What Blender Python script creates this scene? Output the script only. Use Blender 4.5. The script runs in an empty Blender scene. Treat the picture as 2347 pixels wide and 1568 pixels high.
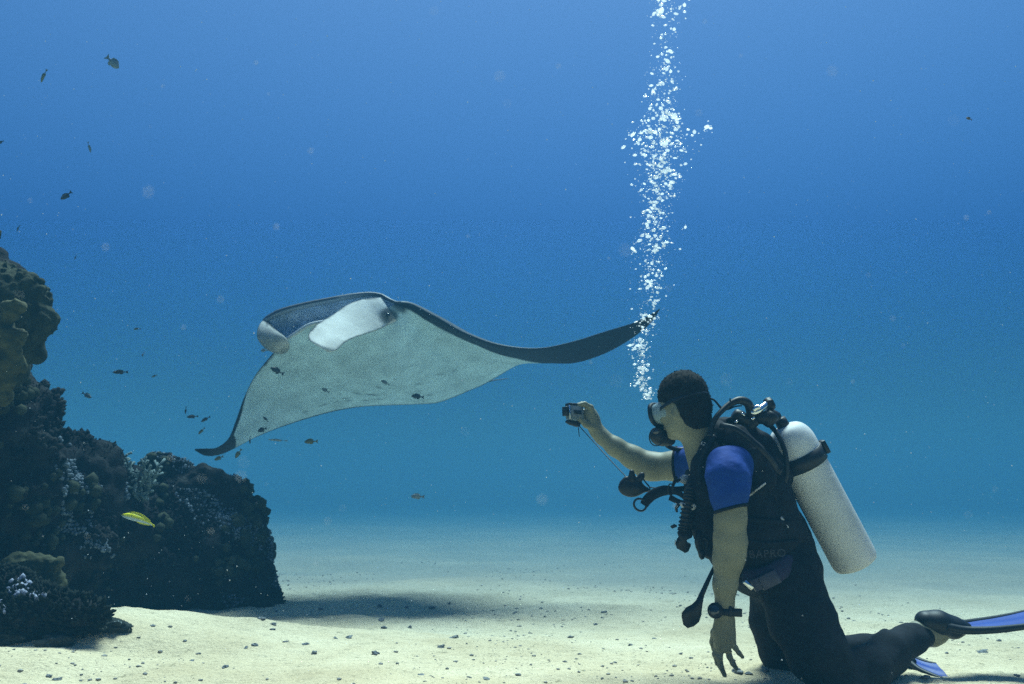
import bpy, math, random
import numpy as np
from mathutils import Vector, Matrix

scene = bpy.context.scene
rng = np.random.default_rng(7)
random.seed(7)

# ------------------------------------------------------------------ camera
PITCH = math.radians(10.5)
CAM_Z = 0.65
FPX = 2033.0                      # focal length in pixels of a 2347 px wide frame
cam_data = bpy.data.cameras.new("camera")
cam_data.sensor_width = 36.0
cam_data.lens = 36.0 * FPX / 2347.0
cam_data.clip_start = 0.05
cam_data.clip_end = 400.0
cam_data.dof.use_dof = True
cam_data.dof.focus_distance = 3.5
cam_data.dof.aperture_fstop = 4.0
cam = bpy.data.objects.new("camera", cam_data)
scene.collection.objects.link(cam)
cam.location = (0, 0, CAM_Z)
cam.rotation_euler = (math.radians(90) + PITCH, 0, 0)
scene.camera = cam

# ------------------------------------------------------------------ light
SUN_EL, SUN_AZ = math.radians(69), math.radians(12)     # high sun, behind the scene
sun_dir = Vector((math.cos(SUN_EL) * math.sin(SUN_AZ), math.cos(SUN_EL) * math.cos(SUN_AZ), math.sin(SUN_EL)))
sd = bpy.data.lights.new("sun", 'SUN')
sd.energy = 5.0
sd.angle = math.radians(25.0)      # spread by the water above
sd.color = (1.0, 0.85, 0.60)
sun = bpy.data.objects.new("sun", sd)
scene.collection.objects.link(sun)
sun.location = (0, 0, 12)
sun.rotation_euler = sun_dir.to_track_quat('Z', 'Y').to_euler()

world = bpy.data.worlds.new("World")
scene.world = world
world.use_nodes = True
wn = world.node_tree
wn.nodes.clear()
sky = wn.nodes.new("ShaderNodeTexSky")
sky.sky_type = 'NISHITA'
sky.sun_disc = False
sky.sun_elevation = SUN_EL
sky.sun_rotation = SUN_AZ
bg = wn.nodes.new("ShaderNodeBackground")
bg.inputs[1].default_value = 0.05
wo = wn.nodes.new("ShaderNodeOutputWorld")
wn.links.new(sky.outputs[0], bg.inputs[0])
wn.links.new(bg.outputs[0], wo.inputs[0])

scene.view_settings.view_transform = 'Standard'
scene.view_settings.look = 'None'
scene.view_settings.gamma = 1.0
scene.view_settings.exposure = 2.05
scene.view_settings.use_curve_mapping = False
scene.cycles.use_denoising = False
scene.cycles.volume_bounces = 2
scene.cycles.max_bounces = 8
scene.cycles.transparent_max_bounces = 16
scene.cycles.use_adaptive_sampling = False

# the sea water: absorbs red first, scatters blue
SIG_T = (0.122, 0.084, 0.057)     # extinction per metre
SIG_S = (0.0012, 0.0050, 0.0087)  # of which scattered
HAZE_TOP = 8.6

# ------------------------------------------------------------------ helpers
_cp, _sp = math.cos(PITCH), math.sin(PITCH)
def W(px, py, d):
    """point seen at pixel (px,py) of the 2347x1568 frame, d metres ahead of the camera along its axis"""
    x = (px - 1173.5) / FPX * d
    u = (784.0 - py) / FPX * d
    return np.array([x, _cp * d - _sp * u, CAM_Z + _sp * d + _cp * u])

def _hash(ix, iy, iz):
    h = (ix * 374761393 + iy * 668265263 + iz * 2147483647 + 1274126177) & 0xffffffff
    h = ((h ^ (h >> 13)) * 1274126177) & 0xffffffff
    h = ((h ^ (h >> 16)) * 2246822519) & 0xffffffff
    return ((h ^ (h >> 15)) & 0xffff) / 65535.0
def vnoise(p):
    p = np.asarray(p, dtype=np.float64)
    i = np.floor(p).astype(np.int64)
    f = p - i
    f = f * f * (3 - 2 * f)
    out = 0
    for dx in (0, 1):
        for dy in (0, 1):
            for dz in (0, 1):
                w = (f[..., 0] if dx else 1 - f[..., 0]) * (f[..., 1] if dy else 1 - f[..., 1]) * (f[..., 2] if dz else 1 - f[..., 2])
                out = out + w * _hash(i[..., 0] + dx, i[..., 1] + dy, i[..., 2] + dz)
    return out * 2 - 1
def fbm(p, octs=4, gain=0.5):
    p = np.asarray(p, dtype=np.float64)
    a, s, out = 1.0, 1.0, 0
    for k in range(octs):
        out = out + a * vnoise(p * s + 17.3 * k)
        a *= gain; s *= 2.03
    return out

def link(o, parent=None):
    scene.collection.objects.link(o)
    if parent is not None:
        o.parent = parent
    return o
def tag(o, label=None, cat=None, group=None, kind=None):
    if label: o["label"] = label
    if cat: o["category"] = cat
    if group: o["group"] = group
    if kind: o["kind"] = kind
    return o
def empty(name, loc, label, cat, group=None):
    o = bpy.data.objects.new(name, None)
    o.empty_display_size = 0.1
    o.location = Vector(loc)
    link(o)
    return tag(o, label, cat, group)
def mesh_obj(name, verts, faces, mat, parent=None, smooth=True, tone=None):
    """verts in world coordinates; if the parent is an Empty the verts are made local to it"""
    verts = np.asarray(verts, dtype=np.float64).reshape(-1, 3)
    if parent is not None:
        off = np.array(parent.location) if parent.parent is None else np.array(parent.parent.location)
        loc = Vector((0, 0, 0))
    else:
        off = np.array([(verts[:, 0].min() + verts[:, 0].max()) / 2, (verts[:, 1].min() + verts[:, 1].max()) / 2, verts[:, 2].min()])
        loc = Vector(off)
    me = bpy.data.meshes.new(name)
    me.from_pydata((verts - off).tolist(), [], [list(map(int, f)) for f in faces] if not isinstance(faces, np.ndarray) else faces.tolist())
    me.update()
    if smooth:
        me.polygons.foreach_set("use_smooth", [True] * len(me.polygons))
    if tone is not None:
        ca = me.color_attributes.new("tone", 'FLOAT_COLOR', 'POINT')
        tone = np.asarray(tone, dtype=np.float32)
        if tone.ndim == 1:
            tone = np.stack([tone] * 3 + [np.ones_like(tone)], 1)
        ca.data.foreach_set("color", tone.ravel())
    if mat is not None:
        me.materials.append(mat)
    o = bpy.data.objects.new(name, me)
    o.location = loc
    link(o, parent)
    return o

# ------------------------------------------------------------------ materials
def new_mat(name, col, rough=0.7, noise=None, bump=None, spec=0.3, metal=0.0, col2=None, sub=0.0, sheen=0.0, alpha=None, trans=0.0):
    """noise=(scale, detail) mixes col and col2; bump=(scale, strength, distance)"""
    m = bpy.data.materials.new(name)
    m.use_nodes = True
    nt = m.node_tree
    b = nt.nodes["Principled BSDF"]
    b.inputs["Base Color"].default_value = (*col, 1)
    b.inputs["Roughness"].default_value = rough
    b.inputs["Specular IOR Level"].default_value = spec
    b.inputs["Metallic"].default_value = metal
    if sheen: b.inputs["Sheen Weight"].default_value = sheen
    if trans: b.inputs["Transmission Weight"].default_value = trans
    if alpha is not None: b.inputs["Alpha"].default_value = alpha
    tc = nt.nodes.new("ShaderNodeTexCoord")
    if noise:
        n = nt.nodes.new("ShaderNodeTexNoise")
        n.inputs["Scale"].default_value = noise[0]
        n.inputs["Detail"].default_value = noise[1]
        n.inputs["Roughness"].default_value = 0.65
        r = nt.nodes.new("ShaderNodeValToRGB")
        r.color_ramp.elements[0].position = 0.36
        r.color_ramp.elements[1].position = 0.66
        r.color_ramp.elements[0].color = (*col, 1)
        r.color_ramp.elements[1].color = (*(col2 or tuple(c * 1.5 for c in col)), 1)
        nt.links.new(tc.outputs["Object"], n.inputs["Vector"])
        nt.links.new(n.outputs["Fac"], r.inputs[0])
        nt.links.new(r.outputs[0], b.inputs["Base Color"])
    if bump:
        n2 = nt.nodes.new("ShaderNodeTexNoise")
        n2.inputs["Scale"].default_value = bump[0]
        n2.inputs["Detail"].default_value = 5
        bp = nt.nodes.new("ShaderNodeBump")
        bp.inputs["Strength"].default_value = bump[1]
        bp.inputs["Distance"].default_value = bump[2]
        nt.links.new(tc.outputs["Object"], n2.inputs["Vector"])
        nt.links.new(n2.outputs["Fac"], bp.inputs["Height"])
        nt.links.new(bp.outputs[0], b.inputs["Normal"])
    return m

# ------------------------------------------------------------------ water (haze) box
def build_haze():
    m = bpy.data.materials.new("sea_water")
    m.use_nodes = True
    nt = m.node_tree
    nt.nodes.clear()
    out = nt.nodes.new("ShaderNodeOutputMaterial")
    pv = nt.nodes.new("ShaderNodeVolumePrincipled")
    D = max(SIG_T) * 1.0
    col, ab = [], []
    for s, t in zip(SIG_S, SIG_T):
        c = s / D
        a = (t - s) / D / (1 - c)              # = 1 - sqrt(absorption colour)
        col.append(c); ab.append(max(0.0, 1 - a) ** 2)
    pv.inputs["Color"].default_value = (*col, 1)
    pv.inputs["Absorption Color"].default_value = (*ab, 1)
    pv.inputs["Density"].default_value = D
    pv.inputs["Anisotropy"].default_value = 0.25
    pv.inputs["Density Attribute"].default_value = ""
    nt.links.new(pv.outputs[0], out.inputs["Volume"])
    x, y0, y1, z0, z1 = 85, -40, 100, -7.0, HAZE_TOP
    v = [(-x, y0, z0), (x, y0, z0), (x, y1, z0), (-x, y1, z0), (-x, y0, z1), (x, y0, z1), (x, y1, z1), (-x, y1, z1)]
    f = [(0, 3, 2, 1), (4, 5, 6, 7), (0, 1, 5, 4), (1, 2, 6, 5), (2, 3, 7, 6), (3, 0, 4, 7)]
    o = mesh_obj("haze", v, f, m, smooth=False)
    tag(o, "clear blue sea water filling the whole scene", "water", kind="stuff")
build_haze()
def build_silt():
    """fine stirred-up silt hanging in a low layer over the bottom, beyond the manta"""
    m = bpy.data.materials.new("silt"); m.use_nodes = True
    nt = m.node_tree; nt.nodes.clear()
    out = nt.nodes.new("ShaderNodeOutputMaterial"); pv = nt.nodes.new("ShaderNodeVolumePrincipled")
    pv.inputs["Color"].default_value = (0.34, 0.82, 0.86, 1)
    pv.inputs["Absorption Color"].default_value = (0.25, 0.9, 0.95, 1)
    pv.inputs["Density"].default_value = 0.031
    pv.inputs["Density Attribute"].default_value = ""
    nt.links.new(pv.outputs[0], out.inputs["Volume"])
    x, z0 = 80, -2.0
    prof = [(8.0, z0), (8.0, 3.3), (97, 3.3), (97, z0)]
    n = len(prof)
    v = [(sx * x, a, b) for sx in (-1, 1) for a, b in prof]
    f = [tuple(range(n)), tuple(range(2 * n - 1, n - 1, -1))] + [(k, k + n, (k + 1) % n + n, (k + 1) % n) for k in range(n)]
    tag(mesh_obj("silt_cloud", v, f, m, smooth=False), "milky layer of silt hanging low over the far sand", "silt", kind="stuff")
build_silt()

# ------------------------------------------------------------------ sand
def sand_h(x, y):
    x = np.asarray(x, dtype=np.float64); y = np.asarray(y, dtype=np.float64)
    p = np.stack([x, y, np.zeros_like(x) + 0.5], -1)
    h = 0.045 * fbm(p * 0.55, 3)
    # the bank in the left foreground, its crest running obliquely in front of the boulder
    ax = x + 1.75
    crest_y = 4.62 + 0.10 * ax
    along = 1 / (1 + np.exp((x + 1.22) * 4.0))
    bank = 0.150 * np.exp(-((y - crest_y) / np.where(y > crest_y, 0.20, 0.75)) ** 2) * along
    h = h + bank
    h = h - 0.045 * np.exp(-((y - 3.95) / 0.14) ** 2) * (1 / (1 + np.exp((x + 1.35) * 7)))
    h = h + 0.035 * np.exp(-((y - 3.62) / 0.22) ** 2) * (1 / (1 + np.exp((x + 1.0) * 5)))
    # shallow swale under the manta, then the bottom falls away slowly
    t = np.clip(y - 6.5, 0, 200)
    h = h + 0.015 * (np.sqrt(t * t + 9.0) - 3.0)
    d = np.hypot(x, y)
    fine = np.clip((16 - d) / 10, 0, 1)
    h = h + 0.012 * fbm(p * 3.1, 3) * fine
    h = h + 0.0070 * fbm(p * 13.0, 4) * fine
    h = h - 0.010 * np.clip(vnoise(p * 7.5) - 0.25, 0, 1) * fine
    return h
def axis_spacing(lo, hi, c0, c1, fine, growth):
    xs = list(np.arange(c0, c1, fine))
    s, x = fine, xs[-1]
    while x < hi:
        s *= growth; x += s; xs.append(x)
    s, x = fine, xs[0]
    pre = []
    while x > lo:
        s *= growth; x -= s; pre.append(x)
    return np.array(pre[::-1] + xs)
def build_sand():
    xs = axis_spacing(-80, 80, -2.9, 2.6, 0.013, 1.06)
    ys = axis_spacing(-30, 95, 3.0, 6.2, 0.013, 1.035)
    X, Y = np.meshgrid(xs, ys)
    Z = sand_h(X, Y)
    
    nx, ny = len(xs), len(ys)
    v = np.stack([X, Y, Z], -1).reshape(-1, 3)
    i = np.arange(ny - 1)[:, None] * nx + np.arange(nx - 1)[None]
    f = np.stack([i, i + 1, i + 1 + nx, i + nx], -1).reshape(-1, 4)
    m = bpy.data.materials.new("sand")
    m.use_nodes = True
    nt = m.node_tree
    b = nt.nodes["Principled BSDF"]
    b.inputs["Roughness"].default_value = 0.95
    b.inputs["Specular IOR Level"].default_value = 0.1
    geo = nt.nodes.new("ShaderNodeNewGeometry")
    def nz(scale, det, rough=0.6):
        n = nt.nodes.new("ShaderNodeTexNoise")
        n.inputs["Scale"].default_value = scale
        n.inputs["Detail"].default_value = det
        n.inputs["Roughness"].default_value = rough
        nt.links.new(geo.outputs["Position"], n.inputs["Vector"])
        return n
    def ramp(src, stops):
        r = nt.nodes.new("ShaderNodeValToRGB")
        e = r.color_ramp.elements
        e[0].position, e[0].color = stops[0][0], (*stops[0][1], 1)
        e[1].position, e[1].color = stops[-1][0], (*stops[-1][1], 1)
        for p_, c_ in stops[1:-1]:
            k = e.new(p_); k.color = (*c_, 1)
        nt.links.new(src, r.inputs[0])
        return r
    base = ramp(nz(1.3, 6).outputs["Fac"], [(0.3, (0.64, 0.50, 0.30)), (0.5, (0.78, 0.63, 0.40)), (0.7, (0.90, 0.75, 0.50))])
    grain = ramp(nz(95, 4, 0.75).outputs["Fac"], [(0.30, (0.55, 0.52, 0.48)), (0.46, (0.95, 0.95, 0.95)), (0.75, (1.1, 1.1, 1.08))])
    bits = ramp(nz(22, 6, 0.75).outputs["Fac"], [(0.30, (0.38, 0.40, 0.38)), (0.42, (0.92, 0.93, 0.94)), (0.8, (1, 1, 1))])
    mx = nt.nodes.new("ShaderNodeMix"); mx.data_type = 'RGBA'; mx.blend_type = 'MULTIPLY'
    mx.inputs["Factor"].default_value = 1
    nt.links.new(grain.outputs[0], mx.inputs["B"])
    # light lost with distance painted in: sand colour greyer and darker beyond the bank
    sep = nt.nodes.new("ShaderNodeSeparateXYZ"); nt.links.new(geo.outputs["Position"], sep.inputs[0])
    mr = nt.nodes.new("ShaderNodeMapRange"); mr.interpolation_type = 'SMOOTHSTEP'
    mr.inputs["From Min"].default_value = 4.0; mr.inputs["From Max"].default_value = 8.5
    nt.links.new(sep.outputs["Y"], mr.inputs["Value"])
    far_dim = ramp(nz(0.9, 6, 0.65).outputs["Fac"], [(0.30, (1, 1, 1)), (0.5, (0.9, 0.9, 0.9)), (0.75, (0.7, 0.7, 0.7))])
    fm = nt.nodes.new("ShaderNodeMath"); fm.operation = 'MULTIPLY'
    nt.links.new(mr.outputs["Result"], fm.inputs[0]); nt.links.new(far_dim.outputs[0], fm.inputs[1])
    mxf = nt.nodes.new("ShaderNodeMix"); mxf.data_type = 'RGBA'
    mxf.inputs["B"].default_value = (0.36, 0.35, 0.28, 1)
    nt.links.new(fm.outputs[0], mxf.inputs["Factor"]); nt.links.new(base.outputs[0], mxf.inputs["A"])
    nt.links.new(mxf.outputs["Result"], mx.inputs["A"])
    mx2 = nt.nodes.new("ShaderNodeMix"); mx2.data_type = 'RGBA'; mx2.blend_type = 'MULTIPLY'
    mx2.inputs["Factor"].default_value = 1
    nt.links.new(mx.outputs["Result"], mx2.inputs["A"]); nt.links.new(bits.outputs[0], mx2.inputs["B"])
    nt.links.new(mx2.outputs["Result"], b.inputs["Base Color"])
    bp = nt.nodes.new("ShaderNodeBump")
    bp.inputs["Strength"].default_value = 0.8
    bp.inputs["Distance"].default_value = 0.02
    nt.links.new(nz(45, 6, 0.7).outputs["Fac"], bp.inputs["Height"])
    nt.links.new(bp.outputs[0], b.inputs["Normal"])
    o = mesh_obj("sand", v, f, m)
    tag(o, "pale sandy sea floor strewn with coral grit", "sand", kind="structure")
build_sand()
# ------------------------------------------------------------------ geometry tools
def catmull(pts, n, closed=False):
    """dense Catmull-Rom curve through pts (k,dim)"""
    P = np.asarray(pts, dtype=np.float64)
    k = len(P)
    if closed:
        t = np.linspace(0, k, n, endpoint=False)
        i = np.floor(t).astype(int)
        idx = [(i - 1) % k, i % k, (i + 1) % k, (i + 2) % k]
    else:
        t = np.linspace(0, k - 1, n)
        i = np.minimum(np.floor(t).astype(int), k - 2)
        idx = [np.maximum(i - 1, 0), i, i + 1, np.minimum(i + 2, k - 1)]
    f = (t - i)[:, None]
    a, b, c, d = (P[j] for j in idx)
    return 0.5 * ((2 * b) + (c - a) * f + (2 * a - 5 * b + 4 * c - d) * f ** 2 + (3 * b - a - 3 * c + d) * f ** 3)

def curve_px(pts, n=24):
    """catmull curve through (px,py,depth) points, in world coordinates"""
    c = catmull(pts, n)
    return np.array([W(*q) for q in c])

def tube_geo(path, radii, seg=8, flat=1.0, up=None, cap=True):
    P = np.asarray(path, dtype=np.float64)
    n = len(P)
    r = np.interp(np.linspace(0, 1, n), np.linspace(0, 1, len(radii)), radii) if hasattr(radii, "__len__") else np.full(n, radii)
    T = np.gradient(P, axis=0)
    T /= np.linalg.norm(T, axis=1)[:, None] + 1e-9
    u = np.array(up if up is not None else (0.13, 0.95, 0.2), dtype=np.float64)
    V = []
    for k in range(n):
        u = u - T[k] * np.dot(u, T[k])
        u /= np.linalg.norm(u) + 1e-9
        s = np.cross(T[k], u)
        a = np.arange(seg) * 2 * math.pi / seg
        V.append(P[k] + r[k] * (np.cos(a)[:, None] * u * flat + np.sin(a)[:, None] * s))
    V = np.concatenate(V)
    F = []
    for k in range(n - 1):
        for j in range(seg):
            a, b = k * seg + j, k * seg + (j + 1) % seg
            F.append((a, b, b + seg, a + seg))
    if cap:
        F.append(tuple(range(seg))[::-1])
        F.append(tuple(range((n - 1) * seg, n * seg)))
    return V, F

def merge(*geos):
    V, F, o = [], [], 0
    for v, f in geos:
        V.append(np.asarray(v)); F += [tuple(int(i) + o for i in q) for q in f]; o += len(v)
    return np.concatenate(V), F

def grid_faces(nu, nv, flip=False):
    i = np.arange(nu - 1)[:, None] * nv + np.arange(nv - 1)[None]
    f = np.stack([i, i + 1, i + 1 + nv, i + nv], -1).reshape(-1, 4)
    return f[:, ::-1] if flip else f

def slab_px(poly, d, thick, bulge=0.0, d_far=None):
    """closed outline [(px,py)] or [(px,py,depth)] given a real thickness, standing roughly across the view"""
    P = [p if len(p) == 3 else (*p, d) for p in poly]
    A = np.array([W(p[0], p[1], p[2]) for p in P])
    B = np.array([W(p[0], p[1], p[2] + thick) for p in P])
    c0, c1 = A.mean(0) - np.array([0, bulge, 0]), B.mean(0) + np.array([0, bulge, 0])
    n = len(P)
    V = np.concatenate([A, B, [c0], [c1]])
    F = []
    for k in range(n):
        j = (k + 1) % n
        F += [(k, j, 2 * n), (j + n, k + n, 2 * n + 1), (j, k, k + n, j + n)]
    return V, F

def box_geo(c, ax, ay, az, h):
    """oriented box: centre, unit axes, half sizes; slightly chamfered"""
    c = np.asarray(c); out = []
    bz = 0.16 * min(h)
    pts = []
    for sx in (-1, 1):
        for sy in (-1, 1):
            for sz in (-1, 1):
                for k in range(3):
                    e = [h[0], h[1], h[2]]
                    for q in range(3):
                        if q != k: e[q] -= bz
                    pts.append(c + sx * e[0] * np.asarray(ax) + sy * e[1] * np.asarray(ay) + sz * e[2] * np.asarray(az))
    import bmesh
    bm = bmesh.new()
    for p in pts: bm.verts.new(p)
    bmesh.ops.convex_hull(bm, input=bm.verts)
    bm.verts.index_update()
    V = np.array([v.co[:] for v in bm.verts]); F = [tuple(v.index for v in f.verts) for f in bm.faces]
    bm.free()
    return V, F

def lathe_geo(a, b, prof, seg=40):
    """profile [(t along a->b in metres, radius)] turned about the axis a->b"""
    a = np.asarray(a, float); b = np.asarray(b, float)
    ax = (b - a) / np.linalg.norm(b - a)
    u = np.cross(ax, (0.1, 1, 0)); u /= np.linalg.norm(u)
    s = np.cross(ax, u)
    V = []
    for t, r in prof:
        an = np.arange(seg) * 2 * math.pi / seg
        V.append(a + ax * t + r * (np.cos(an)[:, None] * u + np.sin(an)[:, None] * s))
    V = np.concatenate(V)
    F = []
    for k in range(len(prof) - 1):
        for j in range(seg):
            p, q = k * seg + j, k * seg + (j + 1) % seg
            F.append((p, q, q + seg, p + seg))
    F.append(tuple(range(seg))[::-1]); F.append(tuple(range((len(prof) - 1) * seg, len(prof) * seg)))
    return V, F

def ico_geo(sub=1):
    import bmesh
    bm = bmesh.new()
    bmesh.ops.create_icosphere(bm, subdivisions=sub, radius=1)
    V = np.array([v.co[:] for v in bm.verts]); F = [tuple(v.index for v in f.verts) for f in bm.faces]
    bm.free()
    return V, F

class Field:
    """a signed distance field on a grid, filled with rounded limbs that blend, meshed by surface nets"""
    def __init__(self, lo, hi, res):
        self.lo = np.array(lo, float); self.res = res
        n = np.maximum(2, np.ceil((np.array(hi) - self.lo) / res).astype(int) + 1)
        self.n = n
        self.v = np.full(n, 10.0, dtype=np.float32)
        self.ax = [self.lo[k] + res * np.arange(n[k]) for k in range(3)]
    def _win(self, lo, hi, pad):
        sl = []
        for k in range(3):
            a = int(np.floor((lo[k] - pad - self.lo[k]) / self.res)); b = int(np.ceil((hi[k] + pad - self.lo[k]) / self.res)) + 1
            a = max(0, a); b = min(self.n[k], b)
            if a >= b: return None
            sl.append(slice(a, b))
        return tuple(sl)
    def _pts(self, sl):
        return np.stack(np.meshgrid(*[self.ax[k][sl[k]] for k in range(3)], indexing='ij'), -1)
    def _join(self, sl, d, k, sub=False):
        cur = self.v[sl]
        if sub:
            d = -d
            if k > 0:
                h = np.clip(0.5 + 0.5 * (cur - d) / k, 0, 1)
                self.v[sl] = d + (cur - d) * h + k * h * (1 - h)
            else:
                self.v[sl] = np.maximum(cur, d)
            return
        if k > 0:
            h = np.clip(0.5 + 0.5 * (cur - d) / k, 0, 1)
            self.v[sl] = (cur * (1 - h) + d * h) - k * h * (1 - h)
        else:
            self.v[sl] = np.minimum(cur, d)
    def limb(self, a, b, ra, rb, k=0.02, squash=None, sub=False):
        """rounded cone; squash=(axis, factor): extent along that unit axis is multiplied by factor"""
        a = np.asarray(a, float); b = np.asarray(b, float)
        R = max(ra, rb) * (max(1.0, squash[1]) if squash else 1.0)
        sl = self._win(np.minimum(a, b) - R, np.maximum(a, b) + R, k + 3 * self.res)
        if sl is None: return
        p = self._pts(sl)
        ba = b - a; L = max(np.dot(ba, ba), 1e-12)
        t = np.clip(((p - a) @ ba) / L, 0, 1)
        q = p - a - t[..., None] * ba
        if squash:
            n = np.asarray(squash[0], float); n = n / np.linalg.norm(n)
            c = q @ n
            q = q + (c / squash[1] - c)[..., None] * n
        d = np.linalg.norm(q, axis=-1) - (ra + (rb - ra) * t)
        if squash: d = d * min(1.0, squash[1])
        self._join(sl, d, k, sub)
    def blob(self, c, r, axes=None, k=0.02, sub=False):
        """ellipsoid with radii r along axes (rows)"""
        c = np.asarray(c, float); r = np.asarray(r, float)
        R = max(r)
        sl = self._win(c - R, c + R, k + 3 * self.res)
        if sl is None: return
        p = self._pts(sl) - c
        if axes is not None: p = p @ np.asarray(axes, float).T
        k0 = np.linalg.norm(p / r, axis=-1); k1 = np.linalg.norm(p / (r * r), axis=-1) + 1e-9
        self._join(sl, k0 * (k0 - 1) / k1, k, sub)
    def chain(self, pts, k=0.02, squash=None):
        """pts: (px,py,depth,radius px)"""
        for p, q in zip(pts[:-1], pts[1:]):
            self.limb(W(*p[:3]), W(*q[:3]), p[3] * p[2] / FPX, q[3] * q[2] / FPX, k, squash)
    def mesh(self):
        v = self.v
        s = v < 0
        n = self.n
        # cells
        c8 = [v[i:n[0] - 1 + i, j:n[1] - 1 + j, k:n[2] - 1 + k] for i in (0, 1) for j in (0, 1) for k in (0, 1)]
        s8 = [s[i:n[0] - 1 + i, j:n[1] - 1 + j, k:n[2] - 1 + k] for i in (0, 1) for j in (0, 1) for k in (0, 1)]
        cnt = sum(q.astype(np.int8) for q in s8)
        act = (cnt > 0) & (cnt < 8)
        I = np.argwhere(act)
        vals = np.stack([q[act] for q in c8], 1)
        corners = np.array([(i, j, k) for i in (0, 1) for j in (0, 1) for k in (0, 1)], float)
        acc = np.zeros((len(I), 3)); w = np.zeros(len(I))
        for a in range(8):
            for b in range(a + 1, 8):
                if np.abs(corners[a] - corners[b]).sum() != 1: continue
                va, vb = vals[:, a], vals[:, b]
                x = (va < 0) != (vb < 0)
                t = np.where(x, va / np.where(x, va - vb, 1), 0)
                acc += np.where(x[:, None], corners[a] + t[:, None] * (corners[b] - corners[a]), 0)
                w += x
        P = self.lo + (I + acc / w[:, None]) * self.res
        idx = np.full(act.shape, -1, dtype=np.int64)
        idx[act] = np.arange(len(I))
        F = []
        for ax in range(3):
            o1, o2 = [(1, 2), (2, 0), (0, 1)][ax]
            sa = [slice(None)] * 3; sb = [slice(None)] * 3
            sa[ax] = slice(0, n[ax] - 1); sb[ax] = slice(1, n[ax])
            for o in (o1, o2):
                sa[o] = slice(1, n[o] - 1); sb[o] = slice(1, n[o] - 1)
            A, B = s[tuple(sa)], s[tuple(sb)]
            for flip, M in ((False, A & ~B), (True, ~A & B)):
                E = np.argwhere(M)
                if not len(E): continue
                base = E.copy(); base[:, o1] += 1; base[:, o2] += 1      # edge's low corner
                q = []
                for d1, d2 in ((-1, -1), (0, -1), (0, 0), (-1, 0)):
                    c = base.copy(); c[:, o1] += d1; c[:, o2] += d2
                    q.append(idx[c[:, 0], c[:, 1], c[:, 2]])
                q = np.stack(q, 1)
                if flip: q = q[:, ::-1]
                F.append(q)
        F = np.concatenate(F)
        F = F[(F >= 0).all(1)]
        return P, F

def relax(V, F, it=2, lam=0.5):
    V = V.copy()
    e = np.concatenate([F[:, [0, 1]], F[:, [1, 2]], F[:, [2, 3]], F[:, [3, 0]]])
    e = np.concatenate([e, e[:, ::-1]])
    deg = np.bincount(e[:, 0], minlength=len(V)).astype(float)[:, None] + 1e-9
    for _ in range(it):
        s = np.zeros_like(V)
        np.add.at(s, e[:, 0], V[e[:, 1]])
        V = V * (1 - lam) + lam * s / deg
    return V

def vnormals(V, F):
    F = np.asarray(F)
    n = np.cross(V[F[:, 2]] - V[F[:, 0]], V[F[:, 3]] - V[F[:, 1]])
    N = np.zeros_like(V)
    for k in range(4):
        np.add.at(N, F[:, k], n)
    return N / (np.linalg.norm(N, axis=1)[:, None] + 1e-12)

def project(P):
    q = P - np.array([0, 0, CAM_Z])
    dd = q[:, 1] * _cp + q[:, 2] * _sp; uu = -q[:, 1] * _sp + q[:, 2] * _cp
    return 1173.5 + q[:, 0] / dd * FPX, 784 - uu / dd * FPX

# ------------------------------------------------------------------ manta ray
def tone_mat(name, dark, light, rough=0.55, bump=None, spec=0.35, mottling=0.10, mscale=7.0):
    """mixes two skin colours by the painted 'tone' attribute (the animal's own pattern)"""
    m = new_mat(name, light, rough, None, bump, spec)
    nt = m.node_tree
    b = nt.nodes["Principled BSDF"]
    at = nt.nodes.new("ShaderNodeAttribute"); at.attribute_name = "tone"
    mx = nt.nodes.new("ShaderNodeMix"); mx.data_type = 'RGBA'
    mx.inputs["A"].default_value = (*dark, 1); mx.inputs["B"].default_value = (*light, 1)
    n = nt.nodes.new("ShaderNodeTexNoise"); n.inputs["Scale"].default_value = mscale; n.inputs["Detail"].default_value = 5
    tc = nt.nodes.new("ShaderNodeTexCoord"); nt.links.new(tc.outputs["Object"], n.inputs["Vector"])
    mp = nt.nodes.new("ShaderNodeMapRange"); mp.inputs["From Min"].default_value = 0.3; mp.inputs["From Max"].default_value = 0.7
    mp.inputs["To Min"].default_value = 1 - mottling * 2; mp.inputs["To Max"].default_value = 1 + mottling
    nt.links.new(n.outputs["Fac"], mp.inputs["Value"])
    nt.links.new(at.outputs["Fac"], mx.inputs["Factor"])
    m2 = nt.nodes.new("ShaderNodeMix"); m2.data_type = 'RGBA'; m2.blend_type = 'MULTIPLY'; m2.inputs["Factor"].default_value = 1
    nt.links.new(mx.outputs["Result"], m2.inputs["A"]); nt.links.new(mp.outputs["Result"], m2.inputs["B"])
    nt.links.new(m2.outputs["Result"], b.inputs["Base Color"])
    return m

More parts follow.
